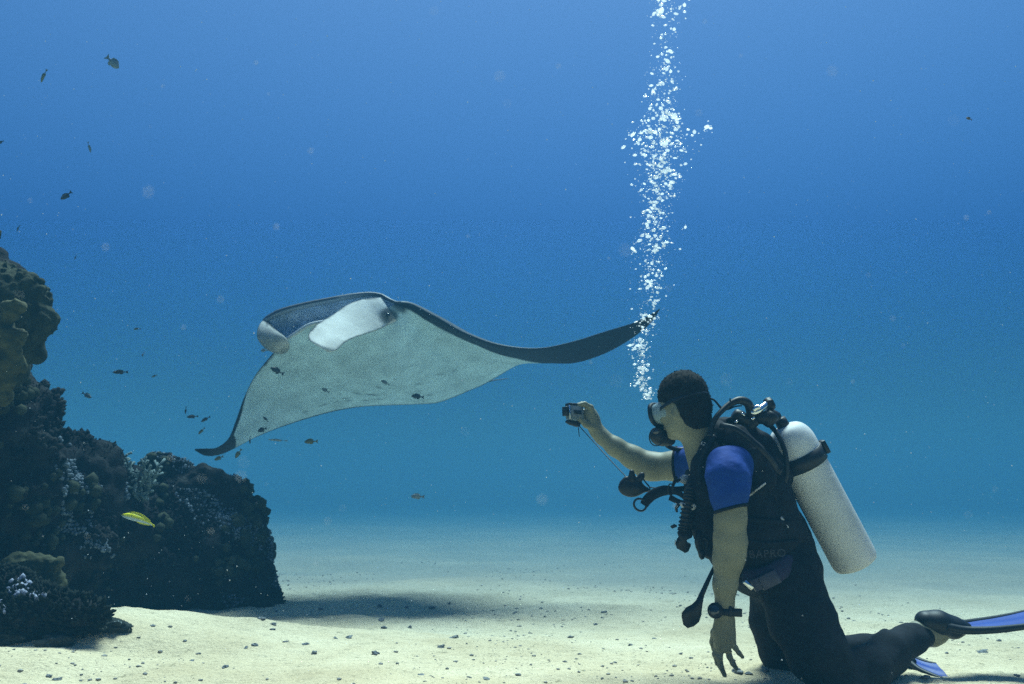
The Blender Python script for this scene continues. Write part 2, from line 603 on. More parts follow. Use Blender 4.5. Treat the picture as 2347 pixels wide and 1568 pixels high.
def build_manta():
    skin = tone_mat("manta_skin", (0.008, 0.013, 0.026), (0.66, 0.84, 0.90), 0.6, (30, 0.25, 0.01), spec=0.2)
    mouthm = tone_mat("manta_mouth", (0.34, 0.48, 0.66), (0.85, 0.88, 0.90), 0.6, (24, 0.4, 0.01), mottling=0.2)
    # stations across the span, image-left wing tip to image-right wing tip
    # ventral leading edge / dorsal leading edge / trailing edge, each (px, py, depth)
    S = [
        ((446, 1029, 6.25), None, (447, 1033, 6.26)),
        ((468, 1028, 6.28), None, (472, 1045, 6.34)),
        ((497, 1026, 6.32), None, (505, 1042, 6.42)),
        ((524, 1005, 6.36), None, (545, 1024, 6.55)),
        ((540, 967, 6.36), None, (585, 1003, 6.70)),
        ((562, 905, 6.32), None, (645, 979, 6.90)),
        ((588, 856, 6.25), None, (720, 955, 7.10)),
        ((622, 815, 6.15), None, (790, 938, 7.25)),
        ((648, 785, 6.02), (602, 748, 6.10), (850, 931, 7.35)),
        ((680, 763, 5.98), (632, 720, 6.12), (905, 929, 7.40)),
        ((712, 744, 5.96), (690, 702, 6.14), (955, 927, 7.42)),
        ((760, 735, 5.96), (762, 687, 6.16), (1000, 924, 7.42)),
        ((815, 727, 5.98), (812, 678, 6.18), (1040, 911, 7.40)),
        ((870, 714, 6.04), (862, 675, 6.20), (1075, 896, 7.36)),
        ((924, 694, 6.14), None, (1108, 882, 7.30)),
        ((985, 722, 6.20), None, (1145, 861, 7.20)),
        ((1060, 763, 6.28), None, (1175, 843, 7.05)),
        ((1140, 791, 6.36), None, (1202, 834, 6.90)),
        ((1230, 799, 6.42), None, (1255, 833, 6.78)),
        ((1310, 784, 6.44), None, (1318, 832, 6.72)),
        ((1390, 759, 6.44), None, (1385, 811, 6.66)),
        ((1452, 740, 6.42), None, (1440, 781, 6.58)),
        ((1496, 718, 6.40), None, (1487, 745, 6.48)),
        ((1512, 707, 6.38), None, (1512, 711, 6.39)),
    ]
    NU, NV = 300, 72
    Lv = catmull([s[0] for s in S], NU); Ld = catmull([(s[1] or s[0]) for s in S], NU); T = catmull([s[2] for s in S], NU)
    Lv, Ld, T = (np.array([W(*q) for q in A]) for A in (Lv, Ld, T))
    st = np.linspace(0, len(S) - 1, NU)
    # dorsal leading edge must coincide with the ventral one outside the head
    hd = np.clip(np.minimum(st - 7.3, 14.0 - st) / 0.8, 0, 1)[:, None]
    hd = hd * hd * (3 - 2 * hd)
    Ld = Lv * (1 - hd) + Ld * hd
    span = np.gradient((Lv + T) / 2, axis=0)
    N = np.cross(T - Lv, span); N /= np.linalg.norm(N, axis=1)[:, None]
    flip = np.where(N[:, 1] > 0, -1.0, 1.0)[:, None]
    N = N * flip                                       # towards the camera = ventral side
    k = 9
    N = np.stack([np.convolve(np.pad(N[:, c], k, mode='edge'), np.ones(2 * k + 1) / (2 * k + 1), 'valid') for c in range(3)], 1)
    N /= np.linalg.norm(N, axis=1)[:, None]
    half = np.interp(st, [0, 1, 3, 6, 8, 10, 12, 14, 16, 18, 22, 23], [.004, .007, .012, .040, .14, .20, .19, .13, .06, .030, .010, .003])
    v = np.linspace(0, 1, NV)
    prof = (np.sqrt(np.clip(v, 0, 1)) * (1 - v) ** 0.85) / 0.58       # aerofoil
    Pv = Lv[:, None] * (1 - v)[None, :, None] + T[:, None] * v[None, :, None]
    Pd = Ld[:, None] * (1 - v)[None, :, None] + T[:, None] * v[None, :, None]
    ve = Pv + N[:, None] * (half[:, None] * prof[None] * 0.42)[..., None]
    belly = 0.05 * np.exp(-((st[:, None] - 10.5) / 2.0) ** 2 - ((v[None] - 0.45) / 0.25) ** 2)
    ve = ve + N[:, None] * belly[..., None]
    do = Pd - N[:, None] * (half[:, None] * prof[None] * 1.0)[..., None]
    # ---- pattern
    sv = st[:, None] + 0 * v[None]; vv = v[None] + 0 * st[:, None]
    def sm(x, a, b):
        t = np.clip((x - a) / (b - a), 0, 1); return t * t * (3 - 2 * t)
    nz = fbm(np.stack([sv * 1.2, vv * 5, 0 * sv], -1), 4)
    nf = fbm(np.stack([sv * 4, vv * 18, 0 * sv + 3], -1), 3)
    light = np.ones_like(sv)
    strip = np.interp(st, [0, 1.5, 2.8, 3.4, 5, 7.4, 8.0, 13.4, 13.9, 14.5, 15, 16, 17, 17.6, 18.2, 24], [1.3, 1.2, 1.1, 0.14, 0.030, 0.012, 0, 0, 0.05, 0.12, 0.15, 0.27, 0.62, 0.92, 1.3, 1.3])[:, None]
    light *= sm(vv + 0.03 * nz, strip - 0.010 - 0.05 * strip, strip + 0.012 + 0.06 * strip)
    edge = np.interp(st, [0, 3, 8, 14, 18], [0.04, 0.02, 0.012, 0.006, 0.0])[:, None]
    light *= 1 - (sm(vv, 1 - edge - 0.010, 1 - edge + 0.002) * (edge > 0.001)) * 0.9
    # shoulder patch beside the eye
    pj = lambda px, py: None
    Vw = ve.reshape(-1, 3)
    # project to the frame for laying out the animal's markings
    X, Y = project(Vw)
    light = light.reshape(-1)
    nfl = nf.reshape(-1); nzl = nz.reshape(-1)
    def patch(cx, cy, rx, ry, ang, soft=0.35):
        c, s_ = math.cos(ang), math.sin(ang)
        a = ((X - cx) * c + (Y - cy) * s_) / rx; b = (-(X - cx) * s_ + (Y - cy) * c) / ry
        return 1 - sm(np.hypot(a, b) + 0.18 * nfl, 1 - soft, 1 + soft)
    light *= 1 - 0.9 * patch(893, 722, 22, 17, 0.4)
    light *= 1 - 0.85 * patch(912, 700, 24, 13, 0.55)
    # small spots and gill slits on the belly
    for (cx, cy, rx, ry, an, op) in [(790, 913, 10, 1.6, -0.1, .55), (817, 902, 13, 1.5, .2, .55), (853, 905, 14, 1.7, .12, .6), (800, 918, 7, 1.4, 0, .5),
                                     (838, 918, 7, 1.3, 0, .5), (868, 888, 10, 1.5, .35, .5), (770, 921, 8, 1.3, -.3, .5), (740, 929, 9, 1.6, -.3, .5),
                                     (700, 944, 6, 2.2, 0, .5), (765, 913, 5, 2, 0, .4), (905, 870, 4, 1.2, 0, .5), (1010, 858, 8, 1.2, -.2, .5),
                                     (960, 880, 9, 1.2, -.2, .4), (1040, 850, 7, 1.2, -.4, .4), (985, 905, 8, 1.2, -.2, .4), (870, 915, 6, 1, 0, .4),
                                     (1130, 832, 9, 1.0, -.5, .3), (878, 845, 3, 3, 0, .3), (757, 892, 4, 2, 0, .4), (780, 903, 5, 1.4, .5, .4)]:
        light *= 1 - op * patch(cx, cy, rx, max(ry, 1.6), an, 0.5)
    light = light * (0.96 + 0.06 * nzl)
    light = light.reshape(NU, NV)
    # dorsal side: dark with a pale shoulder patch
    dl = np.zeros_like(sv) + 0.05 + 0.03 * nz
    dl = dl + 0.9 * np.exp(-((sv - 13.1) / 0.55) ** 2) * np.exp(-((vv - 0.04) / 0.05) ** 2)
    # ---- mesh (ventral + dorsal sheets sharing trailing edge and wing leading edges, mouth lined separately)
    V = np.concatenate([ve.reshape(-1, 3), do.reshape(-1, 3)])
    tone = np.concatenate([light.reshape(-1), dl.reshape(-1)])
    F = [tuple(q) for q in grid_faces(NU, NV, True)] + [tuple(q + NU * NV) for q in grid_faces(NU, NV)]
    root = empty("manta_ray", W(840, 800, 6.7) - np.array([0, 0, 0.6]), "huge manta ray gliding with open mouth, white belly towards the diver", "manta ray")
    body = mesh_obj("body", V, F, skin, root, tone=np.clip(tone, 0, 1))
    wl = body.modifiers.new("weld", 'WELD'); wl.merge_threshold = 0.0015
    # ---- mouth lining between the jaw rims
    i0, i1 = np.searchsorted(st, 7.4), np.searchsorted(st, 14.0)
    nw = 28
    w = np.linspace(0, 1, nw)
    A, B = Ld[i0:i1], Lv[i0:i1]
    inward = (T - Lv)[i0:i1]; inward /= np.linalg.norm(inward, axis=1)[:, None]
    dep = 0.36 * np.sin(np.pi * np.linspace(0, 1, i1 - i0)) ** 0.6
    shape = np.where(w < 0.5, np.sin(np.pi * w) ** 0.8, np.sin(np.pi * w) ** 0.55)
    G = A[:, None] * (1 - w)[None, :, None] + B[:, None] * w[None, :, None] + inward[:, None] * (dep[:, None] * shape[None])[..., None]
    ridg = 0.012 * np.sin(np.arange(i1 - i0) * 0.55)[:, None] * np.sin(np.pi * w)[None] ** 2
    G = G + N[i0:i1][:, None] * ridg[..., None]
    ww = w[None] + 0.03 * fbm(np.stack([np.arange(i1 - i0)[:, None] * 0.12 + 0 * w[None], 0 * w[None] + np.zeros((i1 - i0, 1)) + 2, w[None] * 3 + np.zeros((i1 - i0, 1))], -1), 3)
    sl = np.linspace(0, 1, i1 - i0)[:, None]
    mt = 0.20 + 0.70 * np.exp(-((ww - 0.10) / 0.06) ** 2) * np.clip(np.sin(sl * np.pi), 0, 1) + 0.25 * np.exp(-((ww - 0.32) / 0.12) ** 2) * (sl < 0.5) - 0.25 * np.exp(-((ww - 0.8) / 0.15) ** 2)
    mesh_obj("mouth_lining", G.reshape(-1, 3), grid_faces(i1 - i0, nw), mouthm, root, tone=np.clip(mt, 0, 1).reshape(-1))
    # rim lips
    lip = new_mat("manta_lip", (0.55, 0.58, 0.58), 0.5, (20, 3), col2=(0.66, 0.67, 0.64))
    r1 = tube_geo(Lv[i0 + 2:i1 - 10:3], [0.006, 0.013, 0.013, 0.010, 0.004], 8)
    mesh_obj("lower_lip", *r1, lip, root)
    lipd = tone_mat("manta_upper_lip", (0.05, 0.06, 0.08), (0.38, 0.42, 0.45), 0.5)
    pu = Ld[i0:i1:3]
    Vu, Fu = tube_geo(pu, [0.012, 0.024, 0.022, 0.018, 0.010], 10)
    tu = np.repeat(np.clip(np.sin(np.linspace(0, 1, len(pu)) * np.pi * 1.15) * 1.0, 0, 1), 10)
    # the pale inside of the lip shows below, the dark back above
    side = (Vu - np.repeat(pu, 10, axis=0))[:, 2]
    tu = tu * (side < 0.004)
    mesh_obj("upper_lip", Vu, Fu, lipd, root, tone=tu)
    # gill-raker ridges seen inside the mouth
    for q in range(7):
        j = 12 + q * int((i1 - i0 - 26) / 7)
        pth = G[j, 5:23] - inward[j] * 0.008
        gg = tube_geo(pth, [0.003, 0.008, 0.003], 6); mesh_obj("gill_plate", *gg, mouthm, root, tone=np.full(len(gg[0]), 0.3))
    # ---- cephalic lobes
    def lobe(A, B, mat, thick, curl, tonef):
        n, mseg = 40, 22
        a = np.array([W(*q) for q in catmull(A, n)]); b = np.array([W(*q) for q in catmull(B, n)])
        tt = np.linspace(0, 1, mseg)
        mid = a[:, None] * (1 - tt)[None, :, None] + b[:, None] * tt[None, :, None]
        u = np.linspace(0, 1, n)
        th = thick * np.sin(np.pi * tt) ** 0.5
        end = np.clip((1.02 - u) * 8, 0, 1) ** 0.5
        n_ = np.array([0, -1, 0.15])
        cur = curl * (np.sin(np.pi * tt)[None] * (0.4 + 0.6 * u[:, None]))
        front = mid + n_ * (th[None] * end[:, None] + cur)[..., None]
        back = mid - n_ * (th[None] * end[:, None] - cur * 0.6)[..., None]
        V = np.concatenate([front.reshape(-1, 3), back.reshape(-1, 3)])
        F = [tuple(q) for q in grid_faces(n, mseg, True)] + [tuple(q + n * mseg) for q in grid_faces(n, mseg)]
        uu = (u[:, None] + 0 * tt[None]); t2 = (0 * u[:, None] + tt[None])
        tone = tonef(uu, t2)
        qx, qy = project(front.reshape(-1, 3))
        nn_ = fbm(np.stack([qx / 9, qy / 9, 0 * qx], -1), 3)
        dd_ = np.hypot((qx - 896) / 23, (qy - 722) / 20) + 0.25 * nn_
        tone = tone * (1 - 0.92 * (1 - sm(dd_, 0.6, 1.35))).reshape(tone.shape)
        o = mesh_obj("cephalic_lobe", V, F, mat, root, tone=np.concatenate([tone.reshape(-1), tone.reshape(-1) * 0.9]))
        w_ = o.modifiers.new("weld", 'WELD'); w_.merge_threshold = 0.0012
        return o
    lobem = tone_mat("manta_lobe_skin", (0.05, 0.06, 0.08), (0.84, 0.84, 0.78), 0.6, (30, 0.2, 0.01), spec=0.1)
    _nt = lobem.node_tree; _b = _nt.nodes["Principled BSDF"]; _t = _nt.nodes.new("ShaderNodeBsdfTranslucent"); _t.inputs[0].default_value = (0.8, 0.8, 0.72, 1)
    _m = _nt.nodes.new("ShaderNodeMixShader"); _m.inputs[0].default_value = 0.35
    _nt.links.new(_b.outputs[0], _m.inputs[1]); _nt.links.new(_t.outputs[0], _m.inputs[2]); _nt.links.new(_m.outputs[0], _nt.nodes["Material Output"].inputs[0])
    def t_right(u, t):
        n = fbm(np.stack([u * 30, t * 3, 0 * u], -1), 3)
        e = sm(t + 0.035 * n, 0.015, 0.07)
        return e * (0.93 + 0.05 * n)
    lobe([(872, 682, 6.13), (832, 686, 6.06), (795, 699, 5.96), (766, 719, 5.84), (735, 738, 5.72), (716, 753, 5.62), (707, 767, 5.54), (709, 780, 5.48), (722, 790, 5.45)],
         [(908, 735, 6.05), (890, 745, 6.02), (868, 756, 5.92), (838, 766, 5.80), (808, 776, 5.66), (790, 786, 5.57), (777, 798, 5.50), (767, 805, 5.46), (752, 808, 5.44)],
         lobem, 0.014, 0.018, t_right).name = "cephalic_lobe"
    def t_left(u, t):
        n = fbm(np.stack([u * 12, t * 6, 0 * u + 5], -1), 3)
        return np.clip(0.55 + 0.14 * n, 0, 1) * sm(u + 0.1 * n, 0.0, 0.18)
    lobe([(612, 728, 6.14), (598, 739, 6.06), (590, 756, 6.00), (590, 776, 5.97), (602, 793, 5.97), (620, 806, 6.00), (638, 812, 6.03)],
         [(628, 752, 6.08), (640, 762, 5.99), (652, 771, 5.94), (661, 783, 5.92), (664, 796, 5.94), (660, 805, 5.97), (648, 812, 6.02)],
         lobem, 0.007, 0.004, t_left)
    # eye on the side of the head
    em = new_mat("manta_eye", (0.01, 0.012, 0.016), 0.15, spec=0.6)
    c = W(889, 722, 6.03)
    V, F = ico_geo(3)
    mesh_obj("eye", c + V * 0.014, F, em, root)
    # tail and pelvic lobes
    pth = curve_px([(1062, 893, 7.35), (1098, 880, 7.50), (1130, 872, 7.70), (1165, 868, 7.95)], 20)
    mesh_obj("tail", *tube_geo(pth, [0.022, 0.010, 0.006, 0.003], 8), new_mat("manta_tail", (0.10, 0.12, 0.14), 0.6), root)
build_manta()
# ------------------------------------------------------------------ reef
def rock_mat(name, stops, scale=6.0, bump=0.03, speck=(0.30, 0.36, 0.36), speck_amt=0.62):
    m = bpy.data.materials.new(name)
    m.use_nodes = True
    nt = m.node_tree
    b = nt.nodes["Principled BSDF"]
    b.inputs["Roughness"].default_value = 0.92
    b.inputs["Specular IOR Level"].default_value = 0.15
    geo = nt.nodes.new("ShaderNodeNewGeometry")
    def nz(s, d, r=0.65):
        n = nt.nodes.new("ShaderNodeTexNoise"); n.inputs["Scale"].default_value = s
        n.inputs["Detail"].default_value = d; n.inputs["Roughness"].default_value = r
        nt.links.new(geo.outputs["Position"], n.inputs["Vector"]); return n
    r = nt.nodes.new("ShaderNodeValToRGB"); e = r.color_ramp.elements
    e[0].position, e[0].color = 0.30, (*stops[0], 1)
    e[1].position, e[1].color = 0.72, (*stops[-1], 1)
    for k, c in enumerate(stops[1:-1]):
        q = e.new(0.30 + 0.42 * (k + 1) / (len(stops) - 1)); q.color = (*c, 1)
    nt.links.new(nz(scale, 7).outputs["Fac"], r.inputs[0])
    sp = nt.nodes.new("ShaderNodeMapRange")
    sp.inputs["From Min"].default_value = speck_amt; sp.inputs["From Max"].default_value = speck_amt + 0.10
    nt.links.new(nz(38, 4, 0.7).outputs["Fac"], sp.inputs["Value"])
    mx = nt.nodes.new("ShaderNodeMix"); mx.data_type = 'RGBA'; mx.inputs["B"].default_value = (*speck, 1)
    nt.links.new(sp.outputs["Result"], mx.inputs["Factor"]); nt.links.new(r.outputs[0], mx.inputs["A"])
    nt.links.new(mx.outputs["Result"], b.inputs["Base Color"])
    bp = nt.nodes.new("ShaderNodeBump"); bp.inputs["Strength"].default_value = 1.0; bp.inputs["Distance"].default_value = bump
    nt.links.new(nz(22, 8, 0.7).outputs["Fac"], bp.inputs["Height"]); nt.links.new(bp.outputs[0], b.inputs["Normal"])
    return m
ROCK = rock_mat("reef_rock", [(0.003, 0.003, 0.004), (0.010, 0.008, 0.009), (0.030, 0.028, 0.026), (0.065, 0.068, 0.062)], 4.5, 0.05, speck=(0.12, 0.14, 0.14), speck_amt=0.62)
KNOB = rock_mat("knobbly_coral", [(0.015, 0.018, 0.010), (0.035, 0.040, 0.022), (0.06, 0.064, 0.036)], 12, 0.012, (0.2, 0.2, 0.13), 0.66)
PALE = new_mat("coral_pale_tips", (0.07, 0.095, 0.12), 0.9, (20, 4), (60, 0.5, 0.004), col2=(0.17, 0.21, 0.25))
OLIVE = new_mat("coral_olive", (0.03, 0.031, 0.012), 0.9, (12, 5), (40, 0.6, 0.008), col2=(0.08, 0.078, 0.032))

def blobs_field(lst, lo, hi, res, k=0.05):
    f = Field(lo, hi, res)
    for (px, py, d, r) in lst:
        f.blob(W(px, py, d), (r, r * 0.9, r), k=k)
    return f
def rough_up(V, F, amps):
    N = vnormals(V, F)
    h = 0
    for a, s, o in amps:
        h = h + a * fbm(V * s + o, 3)
    return V + N * h[:, None]
_K = ico_geo(1)
def sprinkle(V, F, pick, n, size, seed, stretch=1.6, up=0.5):
    """n little knobs rooted on the surface (V,F) where pick(V,N) is true"""
    r = np.random.default_rng(seed)
    N = vnormals(V, F)
    idx = np.argwhere(pick(V, N))[:, 0]
    if not len(idx): return None
    ch = r.choice(idx, n)
    kv, kf = _K
    nv = len(kv)
    c, nn = V[ch], N[ch] + np.array([0, 0, up])
    nn /= np.linalg.norm(nn, axis=1)[:, None]
    s = size[0] + (size[1] - size[0]) * r.random(n) ** 2
    st = 1 + (stretch - 1) * r.random(n)
    P = kv[None] * s[:, None, None]
    along = (P * nn[:, None]).sum(-1)
    P = P + nn[:, None] * (along * (st[:, None] - 1))[..., None] + (c + nn * (s * st * 0.5)[:, None])[:, None]
    P = P + (r.random((n, nv, 3)) - 0.5) * (s * 0.35)[:, None, None]
    kf = np.array(kf)
    FF = (kf[None] + (np.arange(n) * nv)[:, None, None]).reshape(-1, 3)
    return P.reshape(-1, 3), FF

def build_reef():
    # ---- right-hand boulder
    f = Field((-2.75, 5.0, -0.25), (-1.15, 6.9, 1.12), 0.02)
    for (px, py, d, r) in [(480, 1290, 5.95, .40), (420, 1200, 6.0, .36), (515, 1225, 5.95, .21), (455, 1120, 5.95, .18), (390, 1110, 6.0, .17), (355, 1095, 6.0, .13),
                           (550, 1330, 5.9, .20), (568, 1255, 5.95, .13), (585, 1380, 5.85, .13), (420, 1370, 5.9, .40), (540, 1172, 6.0, .09), (495, 1130, 6.0, .12),
                           (330, 1300, 5.8, .40), (360, 1200, 5.9, .30), (500, 1400, 5.85, .35), (580, 1310, 5.9, .125), (410, 1078, 6.0, .07)]:
        f.blob(W(px, py, d), (r, r * 0.95, r), k=0.09)
    V, F = f.mesh()
    V = rough_up(V, F, [(0.065, 3.2, 1.0), (0.030, 8, 5.0), (0.010, 24, 9.0)])
    root = empty("coral_boulder", (-1.95, 5.95, float(sand_h(-1.95, 5.95)) - 0.02), "big rounded dark boulder with a steep right side standing on the sand beyond the bank", "rock")
    mesh_obj("rock", V, F, ROCK, root)
    X, Y = project(V)
    def crest(Vv, N): return (N[:, 2] > -0.2) & (N[:, 1] < 0.5)
    g = sprinkle(V, F, lambda Vv, N: crest(Vv, N) & (fbm(Vv * 3.8 + 6, 3) > 0.1), 2600, (0.004, 0.013), 3, 1.7)
    tag(mesh_obj("coral_growth", g[0], g[1], ROCK, root), kind="stuff")
    g = sprinkle(V, F, lambda Vv, N: crest(Vv, N) & (fbm(Vv * 2.9 + 16, 3) > 0.35), 260, (0.018, 0.040), 13, 0.9)
    tag(mesh_obj("bulbous_growth", g[0], g[1], KNOB, root), kind="stuff")
    def streak(Vv, N):
        x, y = project(Vv)
        a = np.abs((x - 470) * 0.62 - (y - 1160)) < 34
        n = fbm(Vv * 5.0 + 2, 3)
        return ((a & (x > 400) & (x < 640) & (y > 1120)) | (n > 0.62)) & (N[:, 1] < 0.3)
    g = sprinkle(V, F, streak, 2300, (0.004, 0.011), 4, 1.5)
    tag(mesh_obj("pale_encrusting_coral", g[0], g[1], PALE, root, smooth=True), kind="stuff")

    # ---- the wall of the reef, leaving the frame on the left
    f = Field((-3.9, 3.7, -0.2), (-1.7, 6.9, 2.35), 0.024)
    L = []
    L += [(60, 1000, 5.0, .16), (20, 960, 4.9, .2), (150, 1035, 5.2, .14), (185, 1010, 5.25, .09), (110, 1060, 5.1, .22), (60, 1120, 5.0, .32), (200, 1085, 5.3, .17),
          (160, 1160, 5.2, .28), (270, 1150, 5.5, .18), (240, 1230, 5.35, .26), (120, 1230, 5.1, .34), (30, 1250, 5.0, .36), (300, 1220, 5.5, .2), (200, 1290, 5.2, .2),
          (235, 1270, 5.0, .13), (95, 1290, 4.9, .22), (0, 1100, 4.9, .4), (-60, 1000, 4.8, .4), (-120, 1200, 4.9, .5), (-110, 850, 4.7, .34), (-45, 880, 4.7, .16),
          (75, 935, 4.95, .06), (110, 960, 5.0, .09), (-250, 1000, 5.0, .6), (-150, 700, 4.7, .3), (-85, 560, 4.9, .20), (-40, 600, 4.8, .08),
          (-20, 700, 4.75, .2), (-240, 500, 5.0, .3), (330, 1270, 5.6, .2), (250, 1330, 5.3, .12), (320, 1330, 5.5, .14), (-100, 1330, 4.8, .5), (40, 1360, 4.9, .2)]
    for (px, py, d, r) in L:
        f.blob(W(px, py, d), (r, r, r), k=0.07)
    rr = np.random.default_rng(11)
    for _ in range(120):                                    # lumps
        px, py = rr.uniform(-60, 320), rr.uniform(900, 1330)
        if px > (py - 880) * 0.95 + 30: continue
        f.blob(W(px, py, 4.72 + (px + 60) * 0.0022), (rr.uniform(.04, .09),) * 3, k=0.03)
    V, F = f.mesh()
    V = rough_up(V, F, [(0.08, 2.6, 3.0), (0.042, 7.0, 7.0), (0.013, 19, 2.0)])
    root = empty("reef_wall", (-2.7, 5.1, float(sand_h(-2.7, 5.1)) - 0.02), "dark steep wall of reef rock along the left side, rising out of the sand", "reef")
    mesh_obj("rock", V, F, ROCK, root)
    def patchy(seed, lo, sc=3.4): return lambda Vv, N: (fbm(Vv * sc + seed, 3) > lo) & (N[:, 1] < 0.4) & (N[:, 2] > -0.35)
    g = sprinkle(V, F, patchy(3, 0.15), 3200, (0.008, 0.020), 5, 2.6)
    tag(mesh_obj("bushy_growth", g[0], g[1], ROCK, root), kind="stuff")
    g = sprinkle(V, F, patchy(31, 0.25, 2.6), 700, (0.018, 0.045), 15, 1.1)
    tag(mesh_obj("bulbous_growth", g[0], g[1], KNOB, root), kind="stuff")
    g = sprinkle(V, F, patchy(57, 0.0, 5.0), 3500, (0.003, 0.008), 25, 2.0)
    tag(mesh_obj("fine_growth", g[0], g[1], ROCK, root), kind="stuff")
    def pale(Vv, N):
        x, y = project(Vv)
        n = fbm(Vv * 4.2 + 8, 3)
        z = ((np.hypot((x - 235) / 60, (y - 1130) / 50) < 1) | (np.hypot((x - 180) / 70, (y - 1170) / 60) < 1) | (np.hypot((x - 225) / 42, (y - 1262) / 30) < 1) | (np.hypot((x - 165) / 30, (y - 1010) / 14) < 1) | (np.hypot((x - 160) / 40, (y - 1080) / 25) < 1))
        return z & (n > -0.25) & (N[:, 1] < 0.5) & (N[:, 2] > -0.1)
    g = sprinkle(V, F, pale, 3200, (0.004, 0.011), 6, 1.6)
    if g: tag(mesh_obj("pale_encrusting_coral", g[0], g[1], PALE, root, smooth=True), kind="stuff")

    # ---- overhanging knobbly coral head at the top left
    f = Field((-3.2, 3.8, 1.0), (-2.1, 5.2, 2.1), 0.011)
    core = [(40, 690, 4.45, .14), (75, 740, 4.45, .10), (0, 720, 4.45, .2), (-40, 680, 4.45, .2), (60, 790, 4.5, .08), (-30, 800, 4.5, .18), (95, 740, 4.45, .07), (10, 840, 4.55, .12), (85, 812, 4.5, .05)]
    for (px, py, d, r) in core: f.blob(W(px, py, d), (r, r, r), k=0.04)
    rr = np.random.default_rng(5)
    for px, py, d, r in core[:7]:
        c = W(px, py, d)
        for _ in range(int(60 + 9000 * r * r)):
            n = rr.normal(size=3); n /= np.linalg.norm(n)
            if n[1] > 0.4: continue
            q = rr.uniform(.011, .018)
            f.blob(c + n * (r + 0.008), (q, q, q), k=0.004)
    V, F = f.mesh()
    V = rough_up(V, F, [(0.002, 40, 3.0), (0.015, 4, 1.0)])
    o = mesh_obj("hard_coral", V, F, KNOB)
    tag(o, "knobbly overhanging hard coral head high on the reef wall", "coral")
    # ---- lobed olive coral under it
    f = Field((-3.0, 3.6, 0.7), (-2.2, 4.6, 1.7), 0.012)
    for (px, py, r) in [(25, 715, .05), (40, 705, .04), (30, 780, .055), (45, 770, .035), (15, 830, .06), (40, 840, .045), (10, 870, .06), (-10, 760, .09), (-10, 850, .1), (20, 810, .05), (48, 815, .03), (5, 905, .05)]:
        f.blob(W(px, py, 4.18), (r, r * .8, r), k=0.02)
    V, F = f.mesh(); V = rough_up(V, F, [(0.016, 22, 2.0), (0.014, 8, 4), (0.006, 60, 4)])
    tag(mesh_obj("lobed_coral", V, F, OLIVE), "olive lobed coral at the left edge, just under the knobbly coral head", "coral")
    # ---- olive lobed coral low at the left
    f = Field((-2.75, 3.7, -0.1), (-2.0, 4.8, 0.75), 0.012)
    for (px, py, r) in [(80, 1295, .06), (55, 1300, .07), (100, 1290, .045), (110, 1320, .06), (125, 1345, .06), (140, 1375, .05), (20, 1310, .08), (140, 1290, .025), (60, 1350, .12), (0, 1370, .14), (155, 1400, .05)]:
        f.blob(W(px, py, 4.45), (r, r * .8, r), k=0.035)
    V, F = f.mesh(); V = rough_up(V, F, [(0.014, 14, 2.0), (0.010, 40, 4)])
    tag(mesh_obj("lobed_coral", V, F, OLIVE), "olive lobed coral low at the left, behind the table coral", "coral")

    # ---- table coral with short fingers, bottom left
    root = empty("table_coral", (-2.3, 4.1, float(sand_h(-2.3, 4.1))), "dark table coral with stubby fingers and a few white tips at the bottom left", "coral")
    f = Field((-2.75, 3.6, -0.15), (-1.75, 4.5, 0.55), 0.014)
    for a, b, ra, rb in [((60, 1480, 4.05), (70, 1425, 3.98), .10, .15), ((70, 1425, 3.98), (185, 1410, 3.90), .14, .075), ((185, 1410, 3.90), (236, 1406, 3.88), .070, .03),
                         ((70, 1420, 4.1), (0, 1370, 4.1), .13, .12), ((0, 1370, 4.1), (-60, 1400, 4.1), .13, .2), ((90, 1420, 4.15), (120, 1400, 4.3), .10, .08), ((30, 1340, 4.08), (60, 1370, 4.08), .045, .06),
                         ((60, 1480, 4.12), (80, 1520, 4.1), .10, .13)]:
        f.limb(W(*a), W(*b), ra, rb, 0.04)
    V, F = f.mesh(); V = rough_up(V, F, [(0.010, 12, 2.0)])
    mesh_obj("colony", V, F, ROCK, root)
    DARKF = new_mat("table_coral_fingers", (0.008, 0.010, 0.008), 0.95, (25, 4), (60, 0.5, 0.003), spec=0.05, col2=(0.020, 0.023, 0.019))
    g = sprinkle(V, F, lambda Vv, N: (Vv[:, 2] > 0.10), 2600, (0.006, 0.012), 8, 3.0, up=0.35)
    tag(mesh_obj("branch_tips", g[0], g[1], DARKF, root), kind="stuff")
    def wt(Vv, N):
        x, y = project(Vv)
        return ((np.hypot((x - 45) / 28, (y - 1350) / 20) < 1) | (np.hypot((x - 88) / 20, (y - 1372) / 10) < 1) | (np.hypot((x - 3) / 10, (y - 1400) / 22) < 1)) & (N[:, 1] < 0.3)
    g = sprinkle(V, F, wt, 90, (0.008, 0.015), 9, 2.0, up=0.5)
    if g: tag(mesh_obj("white_branch_tips", g[0], g[1], new_mat("white_tips", (0.20, 0.22, 0.30), 0.9, (30, 3), col2=(0.36, 0.38, 0.46)), root), kind="stuff")

    # ---- soft coral between the wall and the boulder: many fine branches
    rr = np.random.default_rng(21)
    geos = []
